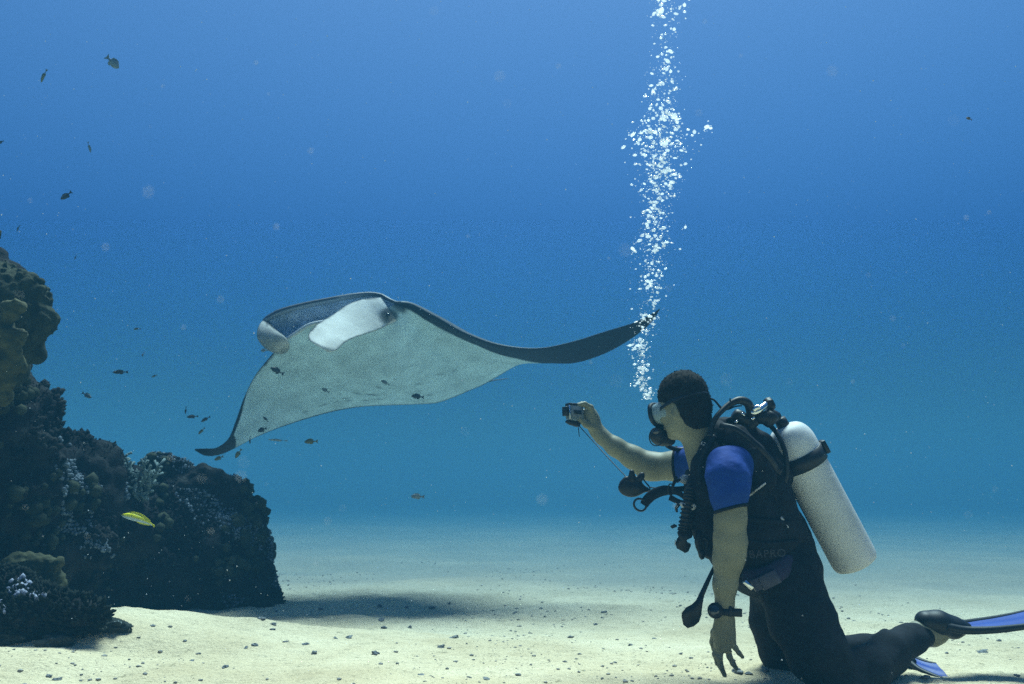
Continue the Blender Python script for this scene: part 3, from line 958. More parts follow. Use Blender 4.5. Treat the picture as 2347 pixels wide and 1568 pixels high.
    for s in range(26):
        bx, by = rr.uniform(240, 345), rr.uniform(1100, 1150)
        p0 = W(bx, by, 5.45)
        tip = W(bx + rr.uniform(-26, 26), by - rr.uniform(35, 85) * (1 - abs(bx - 290) / 140), 5.45 + rr.uniform(-.06, .06))
        midp = (p0 + tip) / 2 + rr.normal(size=3) * 0.015
        path = catmull([p0, midp, tip], 7)
        geos.append(tube_geo(path, [0.012, 0.006], 5))
        for q in range(14):
            k = rr.integers(2, 7)
            e = path[k] + rr.normal(size=3) * 0.022 + np.array([0, 0, 0.018])
            geos.append(tube_geo([path[k], (path[k] + e) / 2 + rr.normal(size=3) * .004, e], [0.005, 0.009], 4))
    V, F = merge(*geos)
    tag(mesh_obj("soft_coral", V, F, new_mat("soft_coral_polyps", (0.09, 0.13, 0.13), 0.95, (30, 3), col2=(0.17, 0.22, 0.21))), "pale bushy soft coral between the reef wall and the boulder", "coral")

    # ---- low rocks on the sand
    def lump(px, py, d, r, label, seed, mat=ROCK, k=3):
        c = W(px, py, d); c[2] = sand_h(c[0], c[1]) + r[2] * 0.35
        V, F = ico_geo(4)
        V = V * (1 + 0.35 * fbm(V * 1.6 + seed, 3)[:, None] + 0.10 * fbm(V * 7 + seed, 2)[:, None]) * np.array(r)
        tag(mesh_obj("low_rock", V + c, F, mat), label, "rock")
    GREEN = rock_mat("algae_rock", [(0.015, 0.02, 0.018), (0.035, 0.042, 0.038), (0.08, 0.08, 0.07)], 16, 0.01)
    lump(250, 1466, 3.95, (.085, .055, .040), "low algae covered rock lying in the hollow right of the table coral", 4, GREEN)
    lump(128, 1500, 3.80, (.075, .05, .035), "rounded rock at the foot of the table coral", 9, GREEN)
    lump(20, 1500, 3.85, (.09, .06, .035), "flat rock under the table coral at the left edge", 13, GREEN)
build_reef()
# ------------------------------------------------------------------ diver
SKIN = new_mat("skin", (0.165, 0.160, 0.105), 0.55, (9, 4), (45, 0.25, 0.003), spec=0.35, col2=(0.22, 0.21, 0.14))
HAIR = new_mat("hair", (0.006, 0.005, 0.005), 0.85, (60, 4), (140, 0.6, 0.003), spec=0.1, col2=(0.014, 0.012, 0.011))
NEO = new_mat("black_neoprene", (0.006, 0.007, 0.010), 0.85, (35, 5), (50, 0.35, 0.004), spec=0.15, col2=(0.013, 0.014, 0.019))
BLUE = new_mat("blue_lycra", (0.009, 0.036, 0.20), 0.8, (10, 6), (26, 0.55, 0.010), spec=0.15, col2=(0.012, 0.05, 0.26))
BLACK = new_mat("black_rubber", (0.006, 0.007, 0.010), 0.5, (30, 3), (60, 0.2, 0.002), spec=0.3, col2=(0.012, 0.013, 0.017))
NYLON = new_mat("black_nylon", (0.004, 0.005, 0.009), 0.8, (14, 5), (70, 0.5, 0.003), spec=0.15, col2=(0.012, 0.013, 0.02))
CHROME = new_mat("chrome", (0.72, 0.72, 0.72), 0.18, metal=1.0)
GREYP = new_mat("grey_trim", (0.45, 0.47, 0.48), 0.5)
ALU = new_mat("painted_aluminium", (0.50, 0.52, 0.52), 0.62, (4, 8), (60, 0.10, 0.002), spec=0.35, metal=0.0, col2=(0.66, 0.67, 0.66))

def px_r(r, d): return r * d / FPX

def build_person():
    root = empty("person", W(1800, 1500, 3.4) * np.array([1, 1, 0]), "kneeling scuba diver in a blue short sleeved top holding out a camera", "person")
    # ------------- head and neck
    f = Field((0.20, 3.02, 0.0), (1.78, 3.86, 1.16), 0.0042)
    d = 3.44
    # skull, seen from the left and slightly behind; the face points left and away
    fw = np.array([-0.68, 0.73, -0.08]); fw /= np.linalg.norm(fw)
    sd_ = np.cross((0, 0, 1), fw); sd_ /= np.linalg.norm(sd_); upv = np.cross(fw, sd_)
    tilt = 0.10
    fw, upv = fw * math.cos(tilt) - upv * math.sin(tilt), upv * math.cos(tilt) + fw * math.sin(tilt)
    A = np.array([fw, sd_, upv])
    c = W(1564, 914, d)
    f.blob(c, (0.098, 0.078, 0.095), A, 0.0)
    f.blob(c + fw * 0.030 - upv * 0.045, (0.068, 0.066, 0.075), A, 0.03)
    f.blob(c + fw * 0.030 - upv * 0.105, (0.058, 0.052, 0.038), A, 0.03)           # jaw
    f.blob(c + fw * 0.072 - upv * 0.128, (0.022, 0.024, 0.018), A, 0.02)           # chin
    f.blob(c + fw * 0.098 - upv * 0.058, (0.020, 0.012, 0.022), A, 0.012)          # nose
    f.blob(c + fw * 0.108 - upv * 0.068, (0.011, 0.011, 0.009), A, 0.006)
    f.blob(c + fw * 0.085 - upv * 0.018, (0.014, 0.046, 0.010), A, 0.012)          # brow
    f.blob(c + fw * 0.068 - sd_ * -0.040 - upv * 0.062, (0.022, 0.020, 0.016), A, 0.02)   # cheek
    f.blob(c + fw * 0.068 - sd_ * 0.040 - upv * 0.062, (0.022, 0.020, 0.016), A, 0.02)
    for s in (-1, 1):                                                              # eye sockets
        f.blob(c + fw * 0.092 + sd_ * s * 0.030 - upv * 0.036, (0.012, 0.013, 0.009), A, 0.006, sub=True)
    f.blob(c + fw * 0.095 - upv * 0.098, (0.010, 0.026, 0.006), A, 0.005)           # lips
    f.blob(c + fw * 0.095 - upv * 0.088, (0.010, 0.024, 0.005), A, 0.005)
    # ears
    near = -1 if sd_[1] > 0 else 1
    for s in (-1, 1):
        e = c + sd_ * s * 0.074 - fw * 0.004 - upv * 0.050
        f.blob(e, (0.017, 0.009, 0.030), A, 0.004)
        f.blob(e + sd_ * s * 0.009 + fw * 0.002 + upv * 0.002, (0.009, 0.006, 0.018), A, 0.003, sub=True)
        f.blob(e - upv * 0.024 + fw * 0.004, (0.009, 0.006, 0.010), A, 0.004)
    f.limb(c - upv * 0.07 - fw * 0.012, W(1622, 1040, d + 0.01), 0.060, 0.066, 0.03)
    f.limb(W(1590, 985, d), W(1612, 1060, d - 0.01), 0.045, 0.055, 0.03)
    f.limb(W(1622, 1040, d), W(1655, 1100, d), 0.07, 0.10, 0.03)
    # torso, hips and legs under the clothes
    f.chain([(1650, 1090, 3.42, 58), (1700, 1180, 3.43, 72), (1760, 1270, 3.44, 70), (1790, 1310, 3.45, 66)], 0.04)
    f.chain([(1650, 1085, 3.38, 40), (1672, 1085, 3.22, 34), (1676, 1120, 3.18, 36)], 0.03)
    f.chain([(1650, 1085, 3.46, 40), (1600, 1060, 3.62, 32), (1590, 1058, 3.64, 32)], 0.03)
    f.chain([(1808, 1318, 3.37, 58), (1860, 1460, 3.25, 54), (1925, 1570, 3.17, 38)], 0.03)
    f.chain([(1925, 1570, 3.17, 36), (1985, 1540, 3.24, 36), (2060, 1480, 3.38, 28), (2110, 1452, 3.46, 25)], 0.02)
    f.chain([(1790, 1320, 3.53, 55), (1798, 1470, 3.55, 42), (1826, 1506, 3.55, 30), (1980, 1488, 3.64, 26), (2045, 1484, 3.66, 18)], 0.02)

    # ------------- left arm (near), hanging, fingers just above the sand
    da = 3.17
    # upper arm, elbow, forearm
    f.chain([(1678, 1120, da + .01, 37), (1674, 1190, da, 33.5), (1672, 1232, da, 32), (1674, 1262, da, 33)], 0.03)
    f.chain([(1676, 1245, da, 31), (1669, 1285, da, 30.5), (1662, 1340, da, 24.5), (1661, 1392, da, 19.0)], 0.03, squash=((0, 1, 0), 0.95))
    f.blob(W(1699, 1240, da), (px_r(10, da),) * 3, k=0.02)                            # point of the elbow
    f.chain([(1661, 1385, da, 18.5), (1660, 1420, da, 19)], 0.02, squash=((0, 1, 0), 0.75))
    # palm: back of the hand towards the camera
    f.chain([(1660, 1418, da, 18), (1657, 1450, da, 21), (1657, 1476, da, 20)], 0.018, squash=((0, 1, 0), 0.62))
    f.chain([(1668, 1425, da, 13), (1676, 1470, da - .002, 10)], 0.015, squash=((0, 1, 0), 0.8))
    fing = [
        [(1643, 1476, da + .010, 7.6), (1639, 1500, da + .012, 6.8), (1645, 1520, da + .024, 6.2), (1653, 1532, da + .040, 5.4)],       # index, curled away
        [(1653, 1482, da, 7.8), (1649, 1508, da - .004, 7.2), (1653, 1530, da - .002, 6.4), (1661, 1548, da + .006, 5.4)],              # middle
        [(1667, 1482, da - .004, 7.4), (1672, 1505, da - .008, 6.8), (1680, 1521, da - .008, 6.2), (1688, 1533, da - .003, 5.2)],        # ring
        [(1677, 1468, da - .004, 6.6), (1686, 1486, da - .010, 6.0), (1694, 1497, da - .012, 5.4), (1702, 1506, da - .010, 4.6)],        # little
    ]
    for fg in fing:
        f.chain(fg, 0.003)
        for q in fg[:-1]: f.blob(W(q[0], q[1], q[2] - 0.003), (px_r(q[3] * 1.07, da),) * 3, k=0.004)
    f.chain([(1650, 1428, da + .02, 10), (1638, 1450, da + .035, 9), (1634, 1472, da + .045, 7.6), (1637, 1490, da + .052, 6.2)], 0.008)   # thumb at the front edge

    # ------------- right arm (far), stretched out to the camera
    def rd(px): return 3.68 + (1560 - px) / 240 * 0.05
    f.chain([(1590, 1058, 3.64, 34), (1545, 1068, 3.67, 31), (1500, 1070, 3.70, 29), (1474, 1066, 3.71, 26)], 0.03)
    f.chain([(1490, 1066, 3.70, 28), (1450, 1048, 3.71, 25.5), (1410, 1024, 3.72, 21), (1380, 1001, 3.73, 16.5), (1366, 984, 3.73, 15)], 0.02)
    f.blob(W(1482, 1083, 3.70), (px_r(13, 3.7),) * 3, k=0.03)
    f.chain([(1368, 988, 3.73, 15.5), (1356, 962, 3.73, 17), (1352, 948, 3.73, 16)], 0.015, squash=((0, 1, 0), 0.75))
    dh = 3.72
    for fg in [
        [(1360, 950, dh + .0, 7.0), (1354, 934, dh - .004, 6.6), (1340, 926, dh - .012, 5.8), (1322, 929, dh - .020, 5.0)],        # index over the top of the housing
        [(1350, 946, dh + .022, 6.8), (1346, 931, dh + .024, 6.4), (1334, 926, dh + .022, 5.6), (1320, 930, dh + .018, 4.8)],
        [(1346, 956, dh + .030, 6.6), (1340, 944, dh + .045, 6.0), (1330, 942, dh + .050, 5.4), (1318, 948, dh + .045, 4.8)],
        [(1346, 964, dh + .030, 6.0), (1338, 958, dh + .048, 5.4), (1328, 958, dh + .052, 4.8), (1318, 962, dh + .046, 4.2)],
        [(1362, 980, dh - .004, 9.0), (1344, 973, dh - .014, 8.0), (1330, 962, dh - .024, 6.8), (1321, 952, dh - .028, 5.4)],      # thumb below, on the near side
    ]:
        f.chain(fg, 0.003)
        for q in fg[:-1]: f.blob(W(q[0], q[1], q[2]), (px_r(q[3] * 1.07, dh),) * 3, k=0.004)

    # ------------- bare heel and ankle of the near foot
    f.chain([(2105, 1452, 3.46, 27), (2140, 1452, 3.47, 25)], 0.02)
    f.chain([(2137, 1456, 3.47, 25), (2150, 1452, 3.47, 19), (2165, 1440, 3.47, 20)], 0.02)
    V, F = f.mesh(); V = relax(V, F, 1, 0.35)
    body = mesh_obj("body", V, F, SKIN, root)

    # ------------- hair: a short thick cap of tufts over the skull
    f = Field(c - 0.16, c + 0.16, 0.0045)
    f.blob(c + upv * 0.012 - fw * 0.006, (0.103, 0.085, 0.098), A, 0.0)
    f.blob(c - fw * 0.045 - upv * 0.055, (0.062, 0.074, 0.066), A, 0.03)
    f.blob(c - fw * 0.050 - upv * 0.098, (0.040, 0.060, 0.034), A, 0.02)
    # cut away the face, temples and the neck side
    f.blob(c + fw * 0.125 - upv * 0.092, (0.072, 0.12, 0.105), A, 0.008, sub=True)
    f.blob(c + fw * 0.068 - upv * 0.125, (0.060, 0.12, 0.075), A, 0.008, sub=True)
    for s in (-1, 1): f.blob(c + sd_ * s * 0.08 + fw * 0.006 - upv * 0.060, (0.018, 0.03, 0.028), A, 0.006, sub=True)
    Vh, Fh = f.mesh()
    Vh = rough_up(Vh, Fh, [(0.0012, 70, 1.0), (0.0025, 24, 4.0)])
    hair = mesh_obj("hair", Vh, Fh, HAIR, root)
    # tufts
    g = sprinkle(Vh, Fh, lambda v, n: np.ones(len(v), bool), 900, (0.0010, 0.0018), 31, 2.4, up=-0.3)
    tag(mesh_obj("hair_tufts", g[0], g[1], HAIR, hair, smooth=False), kind="stuff")

    # ------------- wetsuit trousers: pelvis, two thighs and shins
    f = Field(W(1650, 1630, 3.2) * np.array([1, 0, 1]) + np.array([-.05, 2.85, -.25]), W(2200, 1200, 3.5) * np.array([1, 0, 1]) + np.array([.05, 4.1, .15]), 0.009)
    f.chain([(1772, 1240, 3.46, 88), (1790, 1300, 3.46, 88)], 0.05)
    # near (left) leg: thigh to a knee just below the frame, shin rising back to the foot
    f.chain([(1806, 1318, 3.36, 75), (1838, 1420, 3.28, 71), (1876, 1500, 3.20, 64), (1930, 1580, 3.14, 48)], 0.05)
    f.chain([(1930, 1580, 3.14, 44), (1985, 1540, 3.22, 50), (2035, 1498, 3.33, 43), (2085, 1466, 3.42, 33), (2116, 1452, 3.46, 30)], 0.03)
    # far (right) leg
    f.chain([(1790, 1315, 3.54, 74), (1790, 1420, 3.56, 62), (1800, 1490, 3.56, 52), (1822, 1512, 3.55, 38)], 0.05)
    f.chain([(1825, 1510, 3.56, 38), (1910, 1500, 3.60, 38), (1980, 1488, 3.64, 34), (2030, 1480, 3.67, 27), (2055, 1488, 3.66, 24)], 0.03)
    f.blob(W(2030, 1464, 3.66), (.035, .03, .045), k=0.02)
    Vt, Ft = f.mesh(); Vt = relax(Vt, Ft, 2)
    Nn = vnormals(Vt, Ft)
    wr = fbm(Vt * np.array([7, 7, 16]), 3) * 0.006 + fbm(Vt * 34, 2) * 0.0012
    Vt = Vt + Nn * wr[:, None]
    mesh_obj("wetsuit_trousers", Vt, Ft, NEO, root)
    # seams along the calf and knee pad
    # ------------- blue rash top: torso under the vest and two short sleeves
    f = Field(W(1520, 1330, 3.3) - np.array([.03, .32, .02]), W(1760, 985, 3.5) + np.array([.06, .42, .02]), 0.006)
    f.chain([(1663, 1064, 3.24, 42), (1667, 1092, 3.19, 45), (1671, 1130, 3.17, 41.5), (1674, 1165, 3.165, 36.5)], 0.03)
    f.chain([(1690, 1062, 3.27, 40), (1682, 1110, 3.22, 38)], 0.03)
    f.chain([(1640, 1060, 3.50, 50), (1605, 1062, 3.60, 40), (1565, 1064, 3.655, 36.5), (1549, 1066, 3.668, 35)], 0.03)
    f.chain([(1650, 1090, 3.4, 60), (1700, 1200, 3.42, 80)], 0.05)
    Vb, Fb = f.mesh(); Vb = relax(Vb, Fb, 1)
    # trim the sleeve mouths flat by pushing vertices past the cuff back onto it
    def cuff(Vb, p, nrm, R):
        p = np.asarray(p); nrm = np.asarray(nrm) / np.linalg.norm(nrm)
        s = (Vb - p) @ nrm
        near_ = np.linalg.norm(Vb - p, axis=1) < R
        m = near_ & (s > 0)
        Vb[m] -= s[m][:, None] * nrm
        return Vb
    c1 = W(1675, 1168, 3.17); n1 = W(1676, 1230, 3.15) - W(1672, 1130, 3.17); n1 = n1 + np.array([0.010, 0, 0]) ;
    n1 = n1 / np.linalg.norm(n1); n1 = n1 + np.array([0.14, -0.20, 0]); n1 /= np.linalg.norm(n1)
    c2 = W(1552, 1064, 3.665); n2 = W(1500, 1064, 3.70) - W(1565, 1064, 3.65); n2 /= np.linalg.norm(n2)
    Vb = cuff(Vb, c1, n1, 0.14); Vb = cuff(Vb, c2, n2, 0.09)
    Nb = vnormals(Vb, Fb)
    Vb = Vb + Nb * (fbm(Vb * np.array([14, 14, 20]), 3) * 0.0032)[:, None]
    top = mesh_obj("blue_rash_top", Vb, Fb, BLUE, root)
    def ring(cn, n, r1, r2, name, mat, w=0.007, parent=top, sq=1.0):
        n = n / np.linalg.norm(n)
        u = np.cross(n, (0, 0, 1.0)) if abs(n[2]) < 0.9 else np.cross(n, (0, 1.0, 0)); u /= np.linalg.norm(u); v = np.cross(n, u)
        a = np.linspace(0, 2 * math.pi, 33)
        P = cn + r1 * np.cos(a)[:, None] * u + r2 * np.sin(a)[:, None] * v
        return mesh_obj(name, *tube_geo(P, w, 6, cap=False), mat, parent)
    def hem(cn, nrm, w, fullw):
        # a hem that follows the sleeve's own section at the cuff
        s = (Vb - cn) @ nrm
        m = (np.abs(s) < 0.006) & (np.linalg.norm(Vb - cn, axis=1) < 0.12)
        P = Vb[m]
        u = np.cross(nrm, (0, 1.0, 0)); u /= np.linalg.norm(u); v = np.cross(nrm, u)
        q = P - cn; r = np.hypot(q @ u, q @ v); a = np.arctan2(q @ v, q @ u)
        keep = r > 0.6 * r.max()
        a, r = a[keep], r[keep]
        bins = np.linspace(-math.pi, math.pi, 25)
        rr_ = [r[(a >= b0) & (a < b1)].max() if ((a >= b0) & (a < b1)).any() else r.mean() for b0, b1 in zip(bins[:-1], bins[1:])]
        ac = (bins[:-1] + bins[1:]) / 2
        pts = [cn + (rq - 0.002) * (math.cos(t) * u + math.sin(t) * v) for t, rq in zip(ac, rr_)]
        loop = catmull(pts, 72, closed=True); loop = np.concatenate([loop, loop[:2]])
        mesh_obj("cuff", *tube_geo(loop, w, 6, cap=False), NEO, top)
    hem(c1, n1, 0.0062, 1); hem(c2, n2, 0.0062, 1)
    # wedding ring
    ringc = W(1669.5, 1494, da - .006)
    gold = new_mat("gold", (0.85, 0.62, 0.25), 0.25, metal=1.0)
    rg = ring(ringc, W(1672, 1505, da - .008) - W(1667, 1482, da - .004), px_r(8.0, da), px_r(8.0, da), "finger_ring", gold, 0.0014, root)
    return dict(c=c, fw=fw, sd=sd_, up=upv, A=A, da=da, root=root)
D = build_person()

# ------------------------------------------------------------------ buoyancy vest
def text_on(name, s, px, py, d, size_px, ang, mat, parent, ext=0.0012, skew=0.0, yaw=0.0):
    cu = bpy.data.curves.new(name, 'FONT'); cu.body = s
    cu.size = px_r(size_px, d); cu.extrude = ext; cu.align_x = 'CENTER'; cu.align_y = 'CENTER'
    cu.space_character = 1.12
    tmp = bpy.data.objects.new(name, cu)
    scene.collection.objects.link(tmp)
    dg = bpy.context.evaluated_depsgraph_get(); dg.update()
    me = bpy.data.meshes.new_from_object(tmp.evaluated_get(dg))
    bpy.data.objects.remove(tmp)
    V = np.array([v.co[:] for v in me.vertices]); F = [tuple(p.vertices) for p in me.polygons]
    bpy.data.meshes.remove(me)
    V[:, 0] += V[:, 1] * skew
    c_, s_ = math.cos(ang), math.sin(ang)
    R = np.array([[c_, -s_, 0], [s_, c_, 0], [0, 0, 1]])
    V = V @ R.T
    # x right, y up, z towards the camera
    cy, sy = math.cos(yaw), math.sin(yaw)
    right = np.array([cy, sy, 0]); toc = np.array([sy, -cy, 0]); upw = np.array([0, 0, 1.0])
    P = W(px, py, d) + V[:, :1] * right + V[:, 1:2] * upw + V[:, 2:3] * toc
    return mesh_obj(name, P, F, mat, parent, smooth=False)

def build_vest():
    root = empty("buoyancy_vest", W(1730, 1300, 3.42), "black jacket style buoyancy vest worn by the diver, with clips and grey piping", "diving vest")
    f = Field(W(1540, 1360, 3.4) - np.array([.05, .34, .03]), W(1890, 930, 3.4) + np.array([.05, .42, .03]), 0.0065)
    Y = (0, 1, 0)
    dv = 3.44
    f.chain([(1668, 1075, dv, 60), (1690, 1130, dv, 100), (1718, 1205, dv, 112), (1738, 1258, dv, 106), (1770, 1298, dv, 78)], 0.03, squash=(Y, 0.93))
    f.chain([(1640, 1050, dv - .10, 34), (1618, 1120, dv - .11, 38), (1618, 1180, dv - .10, 44), (1640, 1240, dv - .10, 44)], 0.02)
    # shoulder yoke and padded collar behind the neck
    f.chain([(1660, 988, dv + .02, 30), (1700, 1000, dv, 36), (1735, 1035, dv, 44), (1770, 1085, dv, 48)], 0.02)
    f.chain([(1646, 985, dv - .05, 20), (1625, 1020, dv - .09, 19), (1606, 1062, dv - .10, 20), (1604, 1110, dv - .10, 26)], 0.012)      # near shoulder strap, front
    f.chain([(1646, 985, dv - .05, 22), (1690, 1002, dv - .14, 26), (1728, 1040, dv - .17, 26), (1752, 1100, dv - .17, 30)], 0.012)       # over the shoulder to the back
    f.chain([(1650, 985, dv + .09, 20), (1622, 1020, dv + .10, 17), (1596, 1062, dv + .11, 17), (1590, 1110, dv + .11, 24)], 0.012)       # far shoulder strap
    # wing behind the back
    f.chain([(1752, 1080, dv - .06, 42), (1782, 1150, dv - .08, 40), (1805, 1215, dv - .06, 40), (1815, 1262, dv - .05, 32)], 0.015)
    f.chain([(1752, 1080, dv + .10, 42), (1782, 1150, dv + .10, 40), (1805, 1215, dv + .08, 40)], 0.015)
    # pockets
    f.blob(W(1735, 1225, dv - .165), (.075, .03, .075), k=0.012)
    f.blob(W(1660, 1215, dv - .14), (.055, .03, .085), k=0.012)
    # keep the near arm clear
    for a, b, ra, rb in [((1665, 1062, 3.22), (1671, 1130, 3.16), 52, 50), ((1671, 1130, 3.16), (1676, 1250, 3.15), 48, 36), ((1676, 1250, 3.15), (1662, 1360, 3.15), 36, 30)]:
        f.limb(W(*a), W(*b), px_r(ra, 3.2), px_r(rb, 3.2), 0.006, sub=True)
    V, F = f.mesh(); V = relax(V, F, 1)
    N = vnormals(V, F)
    V = V + N * (fbm(V * np.array([11, 11, 15]), 3) * 0.006 + fbm(V * 45, 2) * 0.0012)[:, None]
    shell = mesh_obj("shell", V, F, NYLON, root)
    # find the front surface depth of the vest at a pixel
    PX, PY = project(V)
    def surf(px, py, off=0.004, r=9):
        m = (np.abs(PX - px) < r) & (np.abs(PY - py) < r)
        if not m.any(): return 3.3
        q = V[m][:, 1].min() 
        # invert y -> depth
        u = (784.0 - py) / FPX
        return (q - off) / (_cp - _sp * u)
    def strap(pts, w, mat, name, n=26, flat=0.25, off=0.004):
        P = catmull([(p[0], p[1]) for p in pts], n)
        Q = np.array([W(a, b, surf(a, b, off)) for a, b in P])
        k = np.ones(5) / 5
        Q[2:-2, 1] = np.convolve(Q[:, 1], k, 'valid')
        return mesh_obj(name, *tube_geo(Q, w, 8, flat=flat, up=(0, -1, 0)), mat, root)
    strap([(1708, 1143), (1732, 1125), (1755, 1107)], 0.0035, GREYP, "piping", off=0.006)
    strap([(1755, 1107), (1785, 1160), (1812, 1235)], 0.004, NYLON, "seam")
    strap([(1712, 1190), (1760, 1195), (1815, 1200)], 0.009, NYLON, "webbing_strap")
    strap([(1712, 1240), (1760, 1246), (1832, 1240)], 0.006, NYLON, "seam")
    strap([(1650, 975), (1690, 985), (1745, 1030), (1790, 1085)], 0.010, BLACK, "webbing_strap")
    strap([(1640, 1000), (1618, 1030), (1606, 1070), (1606, 1110)], 0.011, BLACK, "webbing_strap")
    strap([(1790, 1185), (1800, 1200), (1806, 1210)], 0.004, GREYP, "zip_pull", n=6)
    # waist belt with a faded pale buckle
    faded = new_mat("faded_belt", (0.018, 0.016, 0.045), 0.8, (24, 4), (50, 0.5, 0.003), col2=(0.035, 0.03, 0.07))
    P = [(1705, 1322, 3.27), (1730, 1325, 3.245), (1765, 1318, 3.24), (1800, 1298, 3.26), (1830, 1278, 3.30), (1850, 1262, 3.36)]
    Q = curve_px(P, 30)
    mesh_obj("waist_belt", *tube_geo(Q, [px_r(20, 3.25), px_r(24, 3.25), px_r(18, 3.25)], 10, flat=0.35, up=(0, -1, 0)), faded, root)
    bk = new_mat("belt_weight", (0.04, 0.04, 0.065), 0.6, (30, 3), (60, 0.4, 0.002), col2=(0.07, 0.07, 0.095))
    dq = W(1800, 1300, 3.2) - W(1730, 1335, 3.2); dq /= np.linalg.norm(dq)
    ay = np.array([0, -1.0, 0]); az = np.cross(dq, ay)
    mesh_obj("belt_weight", *box_geo(W(1763, 1329, 3.215), dq, ay, az, (px_r(22, 3.2), .010, px_r(16, 3.2))), bk, root)
    mesh_obj("belt_weight", *box_geo(W(1738, 1338, 3.222), dq, ay, az, (px_r(14, 3.2), .010, px_r(14, 3.2))), bk, root)
    d2 = W(1724, 1350, 3.2) - W(1706, 1333, 3.2); d2 /= np.linalg.norm(d2)
    mesh_obj("buckle", *box_geo(W(1715, 1341, 3.21), d2, ay, np.cross(d2, ay), (px_r(13, 3.2), .008, px_r(4.5, 3.2))), CHROME, root)
    # raised maker's lettering on the waist panel, its first letters behind the arm
    lt = new_mat("raised_lettering", (0.035, 0.038, 0.05), 0.5)
    text_on("lettering", "SCUBAPRO", 1733, 1271, surf(1745, 1270, 0.004), 25, math.radians(2.5), lt, root)
    text_on("lettering", "S2", 1611, 1017, surf(1611, 1019, 0.010), 11, math.radians(-18), GREYP, root, skew=0.3)
    # chest clip with its three-holed grey plate, hoses held on the chest
    slot = [(1558, 1127), (1562, 1124), (1572, 1127), (1582, 1126), (1593, 1128), (1598, 1134), (1592, 1142), (1578, 1144), (1566, 1141)]
    ch = [(x - 1 + 0, y + 27 - 0) for x, y in slot]
    V, F = slab_px([(x, y) for x, y in ch], 3.275, 0.008, 0.003)
    pl = mesh_obj("chest_plate", V, F, GREYP, root)
    for x in (1566, 1576, 1586):
        V, F = ico_geo(2); mesh_obj("plate_hole", W(x, 1156, 3.274) + V * np.array([.0042, .002, .0042]), F, BLACK, pl)
    # left-hand hanging clip low on the front of the vest
    mesh_obj("hanging_clip", *merge(tube_geo(curve_px([(1618, 1212, 3.30), (1606, 1224, 3.28), (1600, 1240, 3.27), (1603, 1258, 3.27), (1610, 1272, 3.27)], 14), [.010, .017, .016, .012, .009], 8, flat=.6),
                                      tube_geo(curve_px([(1612, 1232, 3.27), (1622, 1240, 3.27), (1618, 1262, 3.27), (1612, 1278, 3.27)], 10), .004, 6),
                                      tube_geo(curve_px([(1606, 1262, 3.27), (1609, 1278, 3.27), (1613, 1276, 3.27)], 6), [.012, .010, .004], 8)), BLACK, root)
    mesh_obj("side_strap", *tube_geo(curve_px([(1585, 1212, 3.29), (1600, 1204, 3.30), (1615, 1192, 3.31)], 8), [.006, .010, .008], 6, flat=.3), NYLON, root)
    # corrugated inflator hose hanging down the front
    P = curve_px([(1590, 1098, 3.34), (1582, 1125, 3.31), (1577, 1150, 3.29), (1572, 1180, 3.28), (1568, 1210, 3.28), (1566, 1218, 3.28)], 110)
    rr_ = px_r(12.5, 3.3) * (1 + 0.14 * np.sign(np.sin(np.arange(110) * 1.0)))
    g = tube_geo(P, list(rr_), 12)
    inf = mesh_obj("inflator_hose", *g, BLACK, root)
    # inflator mouthpiece
    V, F = slab_px([(1552, 1220), (1556, 1214), (1583, 1210), (1588, 1222), (1586, 1232), (1578, 1236), (1574, 1238), (1576, 1246), (1583, 1246), (1584, 1250), (1578, 1264), (1570, 1268), (1561, 1262), (1551, 1257), (1548, 1245), (1551, 1236), (1555, 1230)], 3.272, 0.030, 0.006)
    mesh_obj("inflator_valve", V, F, BLACK, inf)
    V, F = slab_px([(1536, 1206), (1545, 1201), (1552, 1204), (1551, 1208), (1540, 1212)], 3.28, 0.008)
    mesh_obj("inflator_lever", V, F, BLACK, inf)
    V, F = slab_px([(1547, 1236), (1549, 1238), (1548, 1252), (1546, 1250)], 3.27, 0.006)
    mesh_obj("inflator_button", V, F, GREYP, inf)
    # short grey whistle and D ring by the armpit
    V, F = slab_px([(1557, 1096), (1566, 1088), (1578, 1088), (1580, 1108), (1570, 1110), (1558, 1106)], 3.40, 0.012, .003)
    mesh_obj("whistle", V, F, GREYP, root)
    mesh_obj("chest_strap", *merge(tube_geo(curve_px([(1538, 1118, 3.35), (1545, 1122, 3.35), (1570, 1120, 3.36), (1595, 1118, 3.37)], 12), px_r(7, 3.3), 8, flat=.4),
                                   tube_geo(curve_px([(1552, 1093, 3.35), (1545, 1104, 3.35), (1541, 1118, 3.35), (1548, 1104, 3.35), (1560, 1099, 3.35)], 14), .005, 6)), NYLON, root)
    a = np.linspace(0, 2 * math.pi, 22)
    mesh_obj("d_ring", *tube_geo(np.array([W(1537 + 6 * math.cos(t), 1122 + 13 * math.sin(t), 3.345) for t in a]), .0026, 6, cap=False), BLACK, root)
    return surf
surf = build_vest()

